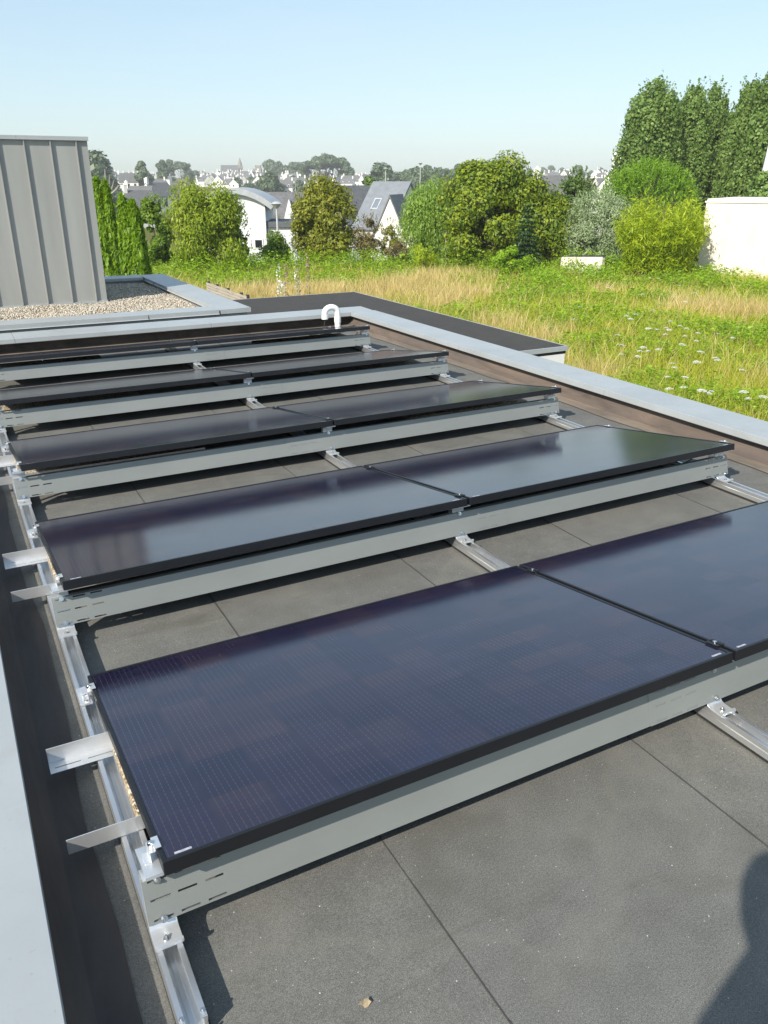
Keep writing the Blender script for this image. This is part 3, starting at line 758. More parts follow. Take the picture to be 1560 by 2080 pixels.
def trunk_mesh(base, top, r, limbs, name='trunk', parent=None, bend=.0):
    mb = MB(); b, t = Vector(base), Vector(top); n = 6
    pts = [b.lerp(t, i/n)+Vector((math.sin(i*1.3)*bend, math.cos(i*1.7)*bend, 0)) for i in range(n+1)]
    mb.tube(pts, [r*(1-.7*i/n) for i in range(n+1)], 8)
    for l in limbs:
        l = Vector(l); s = b.lerp(t, random.uniform(.3, .75)); m_ = s.lerp(l, .5)+Vector((0, 0, .05*(l-s).length))
        mb.tube([s, m_, l], [r*.42, r*.28, r*.1], 6)
    return mb.build(name, M['bark'], parent, smooth=True)
def spec(x0, x1, yt, yb, t):
    """crown ellipse seen between pixels -> centre, half width, half height"""
    c = at((x0+x1)/2, (yt+yb)/2, t); a = at(x0, (yt+yb)/2, t); b = at(x1, (yt+yb)/2, t)
    zt, zb = at((x0+x1)/2, yt, t)[2], at((x0+x1)/2, yb, t)[2]
    return c, np.linalg.norm(b-a)/2, (zt-zb)/2
def tree(name, label, cat, x0, x1, yt, yb, t, leaf, n=12000, size=.09, aspect=.5, ncl=45, rc=None, droop=0, group=None, depth=None, seed=0, extra=None, inner=.45, trunk=True, shape=None, lobes=None):
    rng = np.random.default_rng(seed+int(x0*7)); c, rx, rz = spec(x0, x1, yt, yb, t)
    gzb = gz(rad(c)); base = np.array([c[0], c[1], gzb-.05]); root = empty(name, base, label=label, cat=cat, group=group)
    lc = c-base
    if lobes:
        parts = []
        for (lx0, lx1, lyt, lyb, wt) in lobes:
            c2, rx2, rz2 = spec(lx0, lx1, lyt, lyb, t); parts.append(crown_leaves(c2-base, rx2, rx2*.95, rz2, rng, int(n*wt), size, aspect, max(12, int(ncl*wt)), rc, droop, inner=inner, zmin=.02))
        V, Q = join(*[(p[0], p[1]) for p in parts]); C = parts[0][2]
    else: V, Q, C = crown_leaves(lc, rx, depth or rx*.9, rz, rng, n, size, aspect, ncl, rc, droop, inner=inner, zmin=.02)
    if shape is not None: V, Q, C = shape(lc, rx, rz, rng)
    if extra is not None: V, Q = join((V, Q), extra(lc, rx, rz, rng))
    np_mesh('crown', V, Q, LF[leaf], root)
    if trunk:
        idx = rng.choice(len(C), min(9, len(C)), replace=False)
        trunk_mesh((0, 0, -.1), lc*np.array([1, 1, 1])+np.array([0, 0, rz*.3]), max(.05, rx*.06), [tuple(C[i]) for i in idx], parent=root, bend=.03)
    return root

# cypress: flame of upright sprays
def cypress_shape(nn, tips):
    def f(lc, rx, rz, rng):
        Ps, Ns, Ls = [], [], []
        for (ox, top, wd) in tips:
            n = nn; u = rng.uniform(0, 1, n)**.85; zz = (lc[2]-rz)+u*2*rz*top
            prof = wd*rx*np.clip(np.minimum(1, .55+u*1.6), 0, 1)*np.sqrt(np.clip(1-u**2.6, 0, 1))
            a = rng.uniform(0, 2*PI, n); lump = 1+.10*np.sin(a*5+zz*1.1)+.08*np.sin(a*9-zz*2.7+ox*9)
            rr = prof*lump*rng.uniform(.72, 1.05, n)
            x = np.cos(a)*rr; y = np.sin(a)*rr
            P = np.stack([x+ox*rx*R2[0], y+ox*rx*R2[1], zz], 1)
            Ps.append(P); o = np.stack([np.cos(a), np.sin(a), .25+0*a], 1); Ns.append(unit(o+.55*rng.normal(size=(n, 3)))); Ls.append(unit(np.stack([np.cos(a)*.3, np.sin(a)*.3, 1+0*a], 1)+.25*rng.normal(size=(n, 3))))
        P, Nm, Ln = map(np.concatenate, (Ps, Ns, Ls))
        V, Q = leaf_quads(P, Nm, Ln, .10, .28, rng); return V, Q, np.array([[0, 0, lc[2]]])
    return f
tree('cypress_tree', 'taller bright green cypress column with two pointed tips next to the zinc tower', 'cypress', 193, 247, 368, 640, 27, 'cypress', shape=cypress_shape(9000, [(-.25, 1.0, .72), (.35, .97, .55), (-.55, .86, .42)]))
tree('cypress_tree', 'shorter dense green cypress column at the right of the taller one', 'cypress', 241, 303, 404, 640, 25, 'cypress', shape=cypress_shape(9000, [(-.35, 1.0, .55), (.25, .96, .68)]))

# willow-like drooping strands
def strands(n, size, aspect, spread=1.0, ln=.45):
    def f(lc, rx, rz, rng):
        m = 9; d = unit(rng.normal(size=(n, 3))); d[:, 2] = np.abs(d[:, 2])*1.1-.35; d = unit(d)
        S = lc+d*np.array([rx, rx*.9, rz])*rng.uniform(.8, 1.03, (n, 1)); k = np.arange(m)/m
        P = S[:, None]+np.stack([d[:, 0][:, None]*k*.15*rx, d[:, 1][:, None]*k*.15*rx, -k[None]*ln*rz*rng.uniform(.4, 1.2, (n, 1))], -1)
        P = (P+rng.normal(size=P.shape)*.03).reshape(-1, 3); P = P[P[:, 2] > .05]
        Nm = unit(np.repeat(d, m, 0)[:len(P)]+.8*rng.normal(size=(len(P), 3))); Ln = unit(np.array([0, 0, -1.])+.5*rng.normal(size=(len(P), 3)))
        return leaf_quads(P, Nm, Ln, size, aspect, rng)
    return f
def sprigs(n, size, aspect, up=1.0, lng=.35):
    """upright shoots breaking the outline"""
    def f(lc, rx, rz, rng):
        m = 7; d = unit(rng.normal(size=(n, 3))+np.array([0, 0, .6])); S = lc+d*np.array([rx, rx*.9, rz])*rng.uniform(.86, .98, (n, 1)); k = np.arange(m)/m
        dr = unit(d+np.array([0, 0, up])+.3*rng.normal(size=(n, 3))); P = S[:, None]+dr[:, None]*k[None, :, None]*(lng*rng.uniform(.4, 1.3, (n, 1, 1)))
        P = (P+rng.normal(size=P.shape)*.02).reshape(-1, 3); D = np.repeat(dr, m, 0)
        Nm = unit(rng.normal(size=P.shape)+.3*D); Ln = unit(D+.6*rng.normal(size=P.shape)); kk = P[:, 2] > .05
        return leaf_quads(P[kk], Nm[kk], Ln[kk], size, aspect, rng)
    return f
tree('ivy_tree', 'dark leafy ivy-covered tree between the cypresses and the yellow-green willow', 'tree', 284, 356, 398, 560, 43, 'ivy', 11000, .075, .6, 40, extra=sprigs(160, .06, .4))
tree('willow_tree', 'yellow-green willow left of the curved-roof white house', 'tree', 340, 492, 366, 560, 41, 'willow', 22000, .075, .38, 80, .6, .6, lobes=[(343, 445, 357, 560, .55), (405, 498, 368, 560, .45)])
tree('leafy_shrub', 'shadowed green shrub under the right side of the yellow-green willow', 'shrub', 446, 504, 404, 560, 42.5, 'dark', 7000, .075, .5, 30, extra=sprigs(110, .06, .4))
tree('rose_bush', 'low green rose bush in front of the white extension wall', 'shrub', 526, 594, 474, 545, 45, 'ivy', 5000, .06, .55, 26)
tree('elder_tree', 'round olive-yellow tree standing between the curved-roof house and the pale gable', 'tree', 586, 728, 366, 550, 46, 'olivegreen', 21000, .085, .5, 75, .55, lobes=[(588, 690, 376, 540, .55), (630, 728, 368, 540, .45), (620, 690, 362, 440, .15)], extra=sprigs(260, .07, .4))
tree('dry_shrub', 'brownish half-dry shrub right of the round olive-yellow tree', 'shrub', 722, 780, 436, 550, 46, 'brown', 5500, .055, .4, 30, extra=sprigs(120, .05, .3))
tree('thin_shrub', 'thin olive shrub in front of the slate-roofed house', 'shrub', 768, 814, 442, 550, 49, 'olivegreen', 3500, .055, .4, 22, extra=sprigs(60, .05, .3))
tree('low_shrub', 'low rounded brown-green shrub below the slate-roofed house', 'shrub', 782, 834, 486, 545, 44, 'brown', 3500, .05, .4, 22)
tree('straw_bush', 'straw-yellow dry bush at the foot of the light green willow', 'shrub', 834, 888, 490, 545, 42, 'bamboo', 2500, .055, .3, 16)
tree('light_willow', 'light green willow left of the big yellow-tinged laurel', 'tree', 813, 945, 356, 540, 47, 'lightgreen', 20000, .075, .36, 70, .75, .7, extra=strands(650, .065, .3))
tree('laurel_tree', 'big broad laurel tree with yellow sunlit leaves', 'tree', 893, 1152, 332, 560, 44, 'laurel', 58000, .074, .55, 120, .72, lobes=[(878, 1086, 316, 560, .5), (955, 1062, 305, 430, .14), (1015, 1128, 340, 560, .27), (1075, 1164, 384, 560, .2)])
tree('green_shrub', 'bright green low fern-like shrub at the foot of the big laurel', 'shrub', 985, 1085, 496, 548, 40, 'fern', 4500, .06, .45, 26)
def fir_shape(lc, rx, rz, rng):
    n = 9000; u = rng.uniform(0, 1, n)**.7; lay = np.floor(u*13)/13; a = rng.uniform(0, 2*PI, n); q = rng.uniform(.15, 1, n)**.6
    rr = rx*(lay*.92+.08)*q*(1+.2*np.sin(a*6+lay*20)); zz = lc[2]+rz-lay*2*rz-.28*rr-.05*rng.random(n)
    P = np.stack([np.cos(a)*rr, np.sin(a)*rr, zz], 1); Ln = unit(np.stack([np.cos(a), np.sin(a), -.35+0*a], 1)+.3*rng.normal(size=(n, 3)))
    V, Q = leaf_quads(P, unit(np.array([0, 0, 1.])+.5*rng.normal(size=(n, 3))), Ln, .085, .25, rng); kk = V[:, 2].reshape(-1, 4).min(1) > .03
    Q = Q[kk]; return V, Q, np.array([[0, 0, lc[2]]])
tree('fir_tree', 'small dark blue-green fir in front of the big laurel', 'fir tree', 1030, 1108, 418, 545, 41, 'fir', shape=fir_shape)
tree('olive_bush', 'silvery grey-green olive bush behind the low white wall', 'shrub', 1142, 1278, 390, 560, 43, 'sage', 26000, .065, .3, 80, .5, lobes=[(1146, 1230, 412, 560, .5), (1195, 1278, 392, 560, .5)], extra=sprigs(700, .055, .26, 1.2, .5))
tree('dark_tree', 'dark green loose tree behind the silvery olive bush', 'tree', 1122, 1215, 342, 520, 60, 'dark', 12000, .11, .4, 50, extra=sprigs(220, .09, .35))
def pine_shape(lc, rx, rz, rng):
    n = 1500; d = unit(rng.normal(size=(n, 3))); d[:, 2] = np.abs(d[:, 2])*1.2-.15; d = unit(d)
    S = lc+np.array([0, 0, -rz*.35])+d*np.array([rx, rx*.8, rz*1.35])*rng.uniform(.7, 1.0, (n, 1)); m = 12; k = rng.uniform(0, 1, (n, m))
    up = unit(np.array([0, 0, 1.])+.5*d+.15*rng.normal(size=(n, 3))); P = S[:, None]+up[:, None]*k[..., None]*.42*rng.uniform(.6, 1.3, (n, 1, 1)); P = P.reshape(-1, 3); D = np.repeat(up, m, 0)
    Nm = unit(rng.normal(size=P.shape)); Ln = unit(D+.7*rng.normal(size=P.shape)); V, Q = leaf_quads(P, Nm, Ln, .10, .2, rng); return V, Q, S[:14]
pr = tree('pine_tree', 'broad bright green pine dome in front of the tall poplars', 'pine tree', 1208, 1424, 330, 470, 50, 'pine', shape=pine_shape)
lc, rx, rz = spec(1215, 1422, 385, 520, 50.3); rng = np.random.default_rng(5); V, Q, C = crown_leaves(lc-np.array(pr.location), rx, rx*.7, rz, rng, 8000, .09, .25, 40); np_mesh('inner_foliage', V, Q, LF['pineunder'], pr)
def bamboo_shape(lc, rx, rz, rng):
    n = 520; a = rng.uniform(0, 2*PI, n); q = np.sqrt(rng.random(n)); bx = np.cos(a)*q*rx*.8; by = np.sin(a)*q*rx*.6
    hh = (2*rz)*(1-.35*(q**2))*rng.uniform(.6, 1.0, n); m = 44; k = rng.uniform(.08, 1, (n, m)); z0 = lc[2]-rz
    P = np.stack([bx[:, None]+np.cos(a)[:, None]*k**2*.35*rx, by[:, None]+np.sin(a)[:, None]*k**2*.35*rx, z0+hh[:, None]*k-.18*k**3*hh[:, None]], -1)+rng.normal(size=(n, m, 3))*.10
    P = P.reshape(-1, 3); P = P[P[:, 2] > .05]; A = rng.uniform(0, 2*PI, len(P)); Ln = unit(np.stack([np.cos(A), np.sin(A), -.9+0*A], 1)+.3*rng.normal(size=P.shape))
    V, Q = leaf_quads(P, unit(rng.normal(size=P.shape)+np.array([0, 0, .8])), Ln, .115, .17, rng); return V, Q, np.array([[0, 0, lc[2]]])
tree('bamboo_clump', 'yellow-green bamboo clump left of the cream wall', 'bamboo', 1254, 1436, 348, 560, 39, 'bamboo', shape=bamboo_shape)
# poplars
def poplar(x0, x1, yt, t, label, seed):
    rng = np.random.default_rng(seed); c, rx, rz = spec(x0, x1, yt, 470, t); gb_ = gz(rad(c)); base = np.array([c[0], c[1], gb_-.1])
    root = empty('poplar_tree', base, label=label, cat='poplar', group='tall poplars'); zt = c[2]+rz-base[2]; n = 52000
    nb = 170; ub = rng.uniform(.06, .99, nb); ab = rng.uniform(0, 2*PI, nb)
    prof = lambda u: rx*np.interp(u, [0, .12, .4, .62, .8, .92, 1], [.85, 1.04, 1.12, 1.0, .79, .48, .05])
    br_ = prof(ub)*rng.uniform(.45, .95, nb); C = np.stack([np.cos(ab)*br_, np.sin(ab)*br_, ub*zt], 1); rr = np.clip(prof(ub)*.34, .16, .75)*rng.uniform(.65, 1.3, nb)
    k = rng.choice(nb, n, p=rr**2/(rr**2).sum()); d = unit(rng.normal(size=(n, 3))); P = C[k]+d*rr[k][:, None]*rng.uniform(.45, 1.05, (n, 1))**.6*np.array([.85, .85, 1.9])
    kk = (P[:, 2] > .2); P = P[kk]; d = d[kk]
    out = unit(P*np.array([1, 1, 0])+1e-6)
    V, Q = leaf_quads(P, unit(d*.6+out*.5+.55*rng.normal(size=P.shape)), unit(rng.normal(size=P.shape)), .092, .72, rng)
    ns = 330; us = rng.uniform(.12, 1.0, ns); as_ = rng.uniform(0, 2*PI, ns); pr_ = prof(us)*rng.uniform(.75, 1.02, ns); S = np.stack([np.cos(as_)*pr_, np.sin(as_)*pr_, us*zt-.9], 1)
    D = unit(np.stack([np.cos(as_)*.35, np.sin(as_)*.35, 1+0*as_], 1)+.2*rng.normal(size=(ns, 3))); kk2 = np.linspace(0, 1, 18); Ps = (S[:, None]+D[:, None]*kk2[None, :, None]*rng.uniform(.6, 1.5, (ns, 1, 1))).reshape(-1, 3)
    Ps = Ps+rng.normal(size=Ps.shape)*.10*(1.15-np.tile(kk2, ns))[:, None]
    V2, Q2 = leaf_quads(Ps, unit(rng.normal(size=Ps.shape)), unit(rng.normal(size=Ps.shape)), .072, .7, rng); V, Q = join((V, Q), (V2, Q2))
    np_mesh('crown', V, Q, LF['poplar'], root)
    trunk_mesh((0, 0, -.1), (0, 0, zt*.9), .28, [tuple(C[i]) for i in range(12)], parent=root, bend=.04)
poplar(1258, 1382, 160, 62, 'leftmost tall poplar, standing a little apart over the pine dome', 1)
poplar(1344, 1444, 174, 64, 'tall poplar just right of the leftmost one, slightly lower', 2)
poplar(1396, 1476, 172, 66, 'slim tall poplar in the middle of the row, before the dark gap', 3)
poplar(1462, 1552, 166, 62, 'broad poplar on the right side of the dark gap', 4)
poplar(1494, 1650, 134, 60, 'tallest poplar, cut by the right edge of the picture', 5)
# bare branches behind the cypress
c = ground_at(214, 60); bt = empty('bare_tree', c, label='pale bare dead branches rising behind the taller cypress', cat='dead tree')
mb = MB(); top = at(213, 343, 60)-c; sp = at(215, 395, 60)-c
mb.tube([(0, 0, -.2), tuple(sp*.6), tuple(sp), tuple(top)], [.12, .08, .05, .02], 7)
for (qx, qy) in ((232, 365), (240, 376), (222, 355), (246, 372)):
    e = at(qx, qy, 60)-c; mb.tube([tuple(sp*.95), tuple((sp+e)/2+np.array([.1, 0, -.1])), tuple(e)], [.05, .03, .012], 6)
mb.build('trunk', simple('dead_wood', (.42, .38, .33), .9), bt, smooth=True)

# ------------------------------------------------------------------ field plants
def field_points(n, tmin, tmax, px0=150, px1=1720, pw=1.0, rng=RNG):
    u = rng.random(n); t = (tmin**pw+u*(tmax**pw-tmin**pw))**(1/pw); px = rng.uniform(px0, px1, n)
    lt = (px-780)/FPX*t*1.02
    x = CAM[0]+F2[0]*t+R2[0]*lt; y = CAM[1]+F2[1]*t+R2[1]*lt
    ok = ~((x < 5.85) & (y < 10.85)) & ~((x < GX+.3) & (y < GY1+.4)) & ~((x < 4.6) & (y < 8.2))
    return x[ok], y[ok], t[ok]
DRY = [(hit(px, py, -2.3), r, s) for px, py, r, s in [
    (470, 585, 2.6, 1), (560, 585, 2.6, 1), (640, 585, 2.4, 1), (720, 580, 2.5, 1), (790, 578, 2.6, 1), (860, 560, 2.8, 1), (925, 548, 2.8, .95), (960, 585, 1.5, .8), (870, 600, 1.6, .9),
    (1000, 645, 1.2, .85), (1080, 680, 1.0, .9), (1160, 700, 1.0, 1), (1230, 730, .8, .9), (1170, 650, 1.2, .7), (1510, 615, 2.6, 1), (1450, 600, 1.6, .5), (1225, 580, .8, .9), (435, 525, 1.0, .8), (395, 530, .8, .7), (1555, 740, .9, .7), (1350, 590, 1.2, .4)]]
GRN = [(hit(px, py, -2.3), r, s) for px, py, r, s in [(1200, 545, 4, 1), (1420, 575, 2.5, 1), (1100, 575, 3, .8), (1000, 530, 5, 1), (800, 528, 5, 1), (620, 530, 5, 1), (450, 545, 4, .8), (1180, 640, 1.2, .8), (1530, 680, 2.2, 1), (1360, 760, 1.2, 1), (1480, 800, 1.2, .9), (1300, 640, 1.6, .7), (1240, 600, 2, .5), (350, 530, 4, .9)]]
def field_mask(L_, x, y):
    v = np.zeros_like(x)
    for p, r, s in L_: v = np.maximum(v, s*np.exp(-(((x-p[0])**2+(y-p[1])**2)/r**2)))
    return v
def dryness(x, y):
    d = field_mask(DRY, x, y)*1.15-field_mask(GRN, x, y)*.6
    return d*.85+(vnoise(x, y, 3.1, 6)-.5)*.55+(vnoise(x, y, 1.1, 3)-.5)*.8+(vnoise(x, y, .4, 4)-.5)*.5+.02
def blades(name, mat, x, y, h, wdt, lean, rng, head=False):
    n = len(x); z = np.array([gz(q) for q in np.hypot(x-CAM[0], y-CAM[1])])
    a = rng.uniform(0, 2*PI, n); b = rng.uniform(0, 2*PI, n); D = np.stack([np.cos(b), np.sin(b), 0*b], 1); S = np.stack([np.cos(a), np.sin(a), 0*a], 1)*wdt[:, None]
    P0 = np.stack([x, y, z-.03], 1); ln = lean*rng.uniform(.2, 1.6, n)*h
    P1 = P0+D*(ln*.3)[:, None]+np.array([0, 0, 1.])*(h*.55)[:, None]; P2 = P0+D*(ln)[:, None]+np.array([0, 0, 1.])*(h*(1-.25*lean))[:, None]
    tw = .55 if not head else 1.3
    V = np.stack([P0-S, P0+S, P1-S*.8, P1+S*.8, P2-S*.12*tw, P2+S*.12*tw], 1).reshape(-1, 3)
    q = np.array([[0, 1, 3, 2], [2, 3, 5, 4]]); Q = (q[None]+(np.arange(n)*6)[:, None, None]).reshape(-1, 4)
    return np_mesh(name, V, Q, LF[mat])
rng = np.random.default_rng(21)
def far(t): return np.clip(t/16, .8, 2.2)
# dry grass
x, y, t = field_points(230000, 8, 46, pw=1.15, rng=rng); d = dryness(x, y); k = (d > .38) & (rng.random(len(x)) < np.clip((d-.3)*1.6, .12, 1)); k |= rng.random(len(x)) < .09
x, y, t = x[k], y[k], t[k]; o = blades('dry_grass', 'dry', x, y, rng.uniform(.5, 1.05, len(x)), .0042*far(t)*rng.uniform(.7, 1.5, len(x)), .35, rng)
tag(o, 'tall straw-coloured dry grass growing in patches over the field', 'grass', kind='stuff')
x, y, t = field_points(260000, 8, 46, pw=1.1, rng=rng); d = dryness(x, y); k = rng.random(len(x)) < np.clip(1.0-d*.95, .22, .9)
x, y, t = x[k], y[k], t[k]; o = blades('green_grass', 'grass', x, y, rng.uniform(.3, .8, len(x)), .005*far(t)*rng.uniform(.7, 1.6, len(x)), .5, rng)
tag(o, 'green and yellowish long grass covering the field', 'grass', kind='stuff')
# bracken / leafy weeds
x, y, t = field_points(420000, 8, 47, pw=1.25, rng=rng); d = dryness(x, y); fm = vnoise(x, y, 2.2, 8)*.9+field_mask(GRN, x, y)*.55-d*.55
k = (fm > .40); x, y, t, fm = x[k], y[k], t[k], fm[k]
z = np.array([gz(q) for q in np.hypot(x-CAM[0], y-CAM[1])]); hh = (.25+.5*np.clip(fm-.3, 0, .8))*(.5+.9*vnoise(x, y, .7, 12))*1.15*np.interp(t, [0, 30, 40], [1, 1.05, 1.4])
P = np.stack([x, y, z+hh*rng.uniform(.35, 1.05, len(x))], 1); A = rng.uniform(0, 2*PI, len(x)); Ln = np.stack([np.cos(A), np.sin(A), rng.uniform(-.5, .3, len(x))], 1)
V, Q = leaf_quads(P, unit(np.array([0, 0, 1.])+.55*rng.normal(size=P.shape)), unit(Ln), .044*far(t)[:, None]**.4, .36, rng)
o = np_mesh('fern_undergrowth', V, Q, LF['fern']); tag(o, 'bright green bracken and leafy weeds spreading across the field', 'undergrowth', kind='stuff')
# wild carrot umbels
def umbel_proto():
    root = empty('wild_carrot'); mb = MB(); mb.tube([(0, 0, -.02), (.01, .01, .4), (.0, .02, .72)], [.004, .0035, .003], 5); mb.build('stem', LF['grass'], root)
    rg = np.random.default_rng(2); n = 150; a = rg.uniform(0, 2*PI, n); q = np.sqrt(rg.random(n)); P = np.stack([np.cos(a)*q*.052, np.sin(a)*q*.052+.02, .735-.02*q**2], 1)
    V, Q = leaf_quads(P, unit(np.array([0, 0, 1.])+.3*rg.normal(size=(n, 3))), unit(rg.normal(size=(n, 3))), .008, .8, rg)
    np_mesh('flower_head', V, Q, LF['flower'], root)
    mb = MB()
    for i in range(10): mb.tube([(0, .02, .69), (.045*math.cos(i*.63), .02+.045*math.sin(i*.63), .725)], .0016, 4)
    mb.build('flower_stalk', LF['grass'], root); return root
up = umbel_proto(); k = 0
FL = [(1366, 756), (1424, 793), (1419, 805), (1432, 804), (1512, 802), (1530, 806), (1547, 812), (1393, 783), (1370, 797), (1449, 797), (1268, 645), (1280, 652), (1364, 660), (1353, 666), (1383, 666), (1388, 667), (1330, 678), (1357, 690), (1356, 678), (1318, 672), (1266, 698), (1262, 703), (1373, 707), (1305, 715), (1342, 712), (1325, 723), (1265, 726), (1415, 724), (1391, 617), (1415, 600), (1440, 599), (1289, 639), (1370, 739), (1462, 727), (1399, 682), (1410, 692), (1416, 679), (1458, 680), (1308, 714), (1291, 726), (1363, 762), (1384, 762), (1420, 746), (1461, 738), (1328, 634), (1304, 605), (1320, 568), (1300, 563), (1336, 566), (1358, 560), (1373, 580), (1169, 650), (1180, 625), (1240, 590), (1250, 690), (1485, 696), (1500, 760)]
for px, py in FL:
    p = hit(px, py, -2.9+.72); 
    if p[0] < 6.0 and p[1] < 11: continue
    o = up if k == 0 else copy_tree(up); k += 1
    s = random.uniform(1.0, 1.75); zb = gz(rad(p)); o.location = (p[0], p[1], zb+.72*(1-s) if False else zb); o.scale = (s, s, random.uniform(.95, 1.2)); o.rotation_euler = (random.uniform(-.12, .12), random.uniform(-.12, .12), random.uniform(0, 6))
    tag(o, 'wild carrot with a flat white flower head growing in the field', 'wild flower', 'white wild carrot flowers in the field')
# tall flower spikes
for i, (px, y0, y1) in enumerate([(560, 600, 535), (577, 600, 535), (597, 595, 503), (622, 590, 512), (568, 605, 570), (601, 600, 545)]):
    t = 21+.4*i; b_ = ground_at(px, t); top = at(px, y1, t); hgt = top[2]-b_[2]
    root = empty('hollyhock', b_, label=['tall pale flower spike at the left of the hollyhock group', 'tall pinkish flower spike beside the leftmost one', 'tallest flower spike of the group behind the dark extension roof', 'lone slim flower spike at the right of the hollyhock group', 'short dark flower spike in front of the leftmost pair', 'short flower spike under the tallest one'][i], cat='flower', group='flower spikes behind the dark roof')
    mb = MB(); mb.tube([(0, 0, -.05), (.03, 0, hgt*.5), (0, .02, hgt)], [.012, .009, .004], 5); mb.build('stem', LF['grass'], root)
    rg = np.random.default_rng(i); n = 90; u = rg.uniform(.4, 1, n); a = rg.uniform(0, 2*PI, n); P = np.stack([np.cos(a)*.04, np.sin(a)*.04, hgt*u], 1)
    V, Q = leaf_quads(P, unit(rg.normal(size=P.shape)), unit(rg.normal(size=P.shape)), .032, .6, rg); np_mesh('blossom', V, Q, LF['pink' if i % 2 else 'flower'], root)

# ------------------------------------------------------------------ houses
def gable_house(name, label, cat, loc, rot, w, d, h, rise, wall='house', roof='slate', group=None, chim=2, wins=True, dorm=0, part_names=('wall', 'roof'), over=.25, top=None):
    """ridge along local x (width w), depth d (y), eaves h, ridge h+rise; base at loc"""
    root = empty(name, loc, (0, 0, rot), label, cat, group)
    mb = MB(); mb.prism([(-d/2, -1.5), (d/2, -1.5), (d/2, h), (0, h+rise), (-d/2, h)], -w/2, w/2, 'x'); mb.build('wall', M[wall], root)
    mb = MB(); k = rise/(d/2); o = over
    mb.prism([(-d/2-o, h-o*k+.05), (0, h+rise+.05), (d/2+o, h-o*k+.05), (d/2+o, h-o*k+.25), (0, h+rise+.27), (-d/2-o, h-o*k+.25)], -w/2-.08, w/2+.08, 'x'); rf_ = mb.build('roof', M[roof], root)
    for i in range(chim):
        x = (-1 if i == 0 else 1)*(w/2-.45)
        mb = MB(); mb.box(x-.4, x+.4, -.55, .55, h+rise-.6, h+rise+1.3); mb.box(x-.46, x+.46, -.6, .6, h+rise+1.3, h+rise+1.42)
        for q in (-.25, .25): mb.cyl((x, q, h+rise+1.42), (x, q, h+rise+1.7), .13, n=8)
        mb.build('chimney', M[wall], root)
    if wins:
        for sy in (-1,):
            n = max(2, int(w/2.6))
            for i in range(n):
                x = -w/2+w*(i+.5)/n; mb = MB(); zz = 1.0 if i != n//2 else .1
                mb.box(x-.5, x+.5, sy*(d/2+.02), sy*(d/2-.1), zz, 2.2); mb.build('window', M['glass'], root)
        mb = MB(); mb.box(-w/2-.02, -w/2+.1, -.45, .45, h*.5+1.2, h*.5+2.4); mb.build('window', M['glass'], root)
    for i in range(dorm):
        x = -w/2+w*(i+.5)/dorm; zc = h+.25; yy = -d/2+.3
        mb = MB(); mb.prism([(x-.65, zc-.6), (x+.65, zc-.6), (x+.65, zc+1.0), (x, zc+1.6), (x-.65, zc+1.0)], yy, 0, 'y'); dm = mb.build('dormer', M[wall], root)
        mb = MB(); mb.box(x-.4, x+.4, yy-.04, yy+.02, zc, zc+1.0); mb.build('window', M['glass'], dm)
        mb = MB(); mb.strip([(x-.8, zc+.93), (x, zc+1.68), (x+.8, zc+.93)], .12, yy-.15, .2, 'y'); mb.build('dormer_roof', M[roof], dm)
    return root
ANG = math.atan2(R2[1], R2[0])    # local x along the picture's right
def pxm(t): return t*1.0/FPX*1.02
# centre slate house
def house_px(name, label, px, t, ridge_y, w, d, h, rise, rot, **k):
    top = at(px, ridge_y, t); g = gz(rad(top)); zb = top[2]-h-rise-.2
    return gable_house(name, label, 'house', (top[0], top[1], zb), ANG+rot, w, d, h, rise, **k)
hs = house_px('slate_house', 'house with a large grey slate roof and skylight, left of the light green willow', 796, 76, 370, 3.6, 7.4, 2.3, 3.4, R(-28), chim=0, wins=False, roof='slateblue')
mb = MB(); k_ = 3.4/3.7
Mx = Matrix.Translation((-.5, -1.95, 2.3+3.4*(1-1.95/3.7)+.28)) @ Matrix.Rotation(math.atan(k_), 4, 'X')
mb.box(-.34, .34, -.62, .62, -.06, .03, Mx); sk = mb.build('skylight', M['pole'], hs)
mb = MB(); mb.box(-.26, .26, -.53, .53, -.02, .036, Mx); mb.build('pane', simple('skylight_glass', (.16, .19, .22), .15), sk)
# its cross wing with white gable
top = at(806, 399, 72); wg = gable_house('gabled_wing', 'narrow white gable end rising in front of the grey slate roof', 'house', (top[0], top[1], top[2]-5.0), ANG+R(90-14), 5, 3.0, 1.6, 3.3, chim=0, wins=False)
# white gable
house_px('gable_house', 'house showing a cream gable wall behind the round olive-yellow tree', 704, 88, 378, 7.0, 6.2, 2.6, 3.4, R(52), chim=0, wins=False)
# dark roofed long house with party walls
lh = house_px('long_house', 'long low house with a dark roof and white gable spikes behind the curved-roof house', 565, 112, 391, 13.5, 6.5, 2.2, 2.6, R(4), chim=0, wins=False, roof='slate')
for x in (-2.4, 1.5):
    mb = MB(); mb.prism([(x-.9, -1), (x+.9, -1), (x+.9, 1.2), (x, 4.3), (x-.9, 1.2)], -4.4, -1.4, 'y'); mb.build('gable_wall', M['house'], lh)
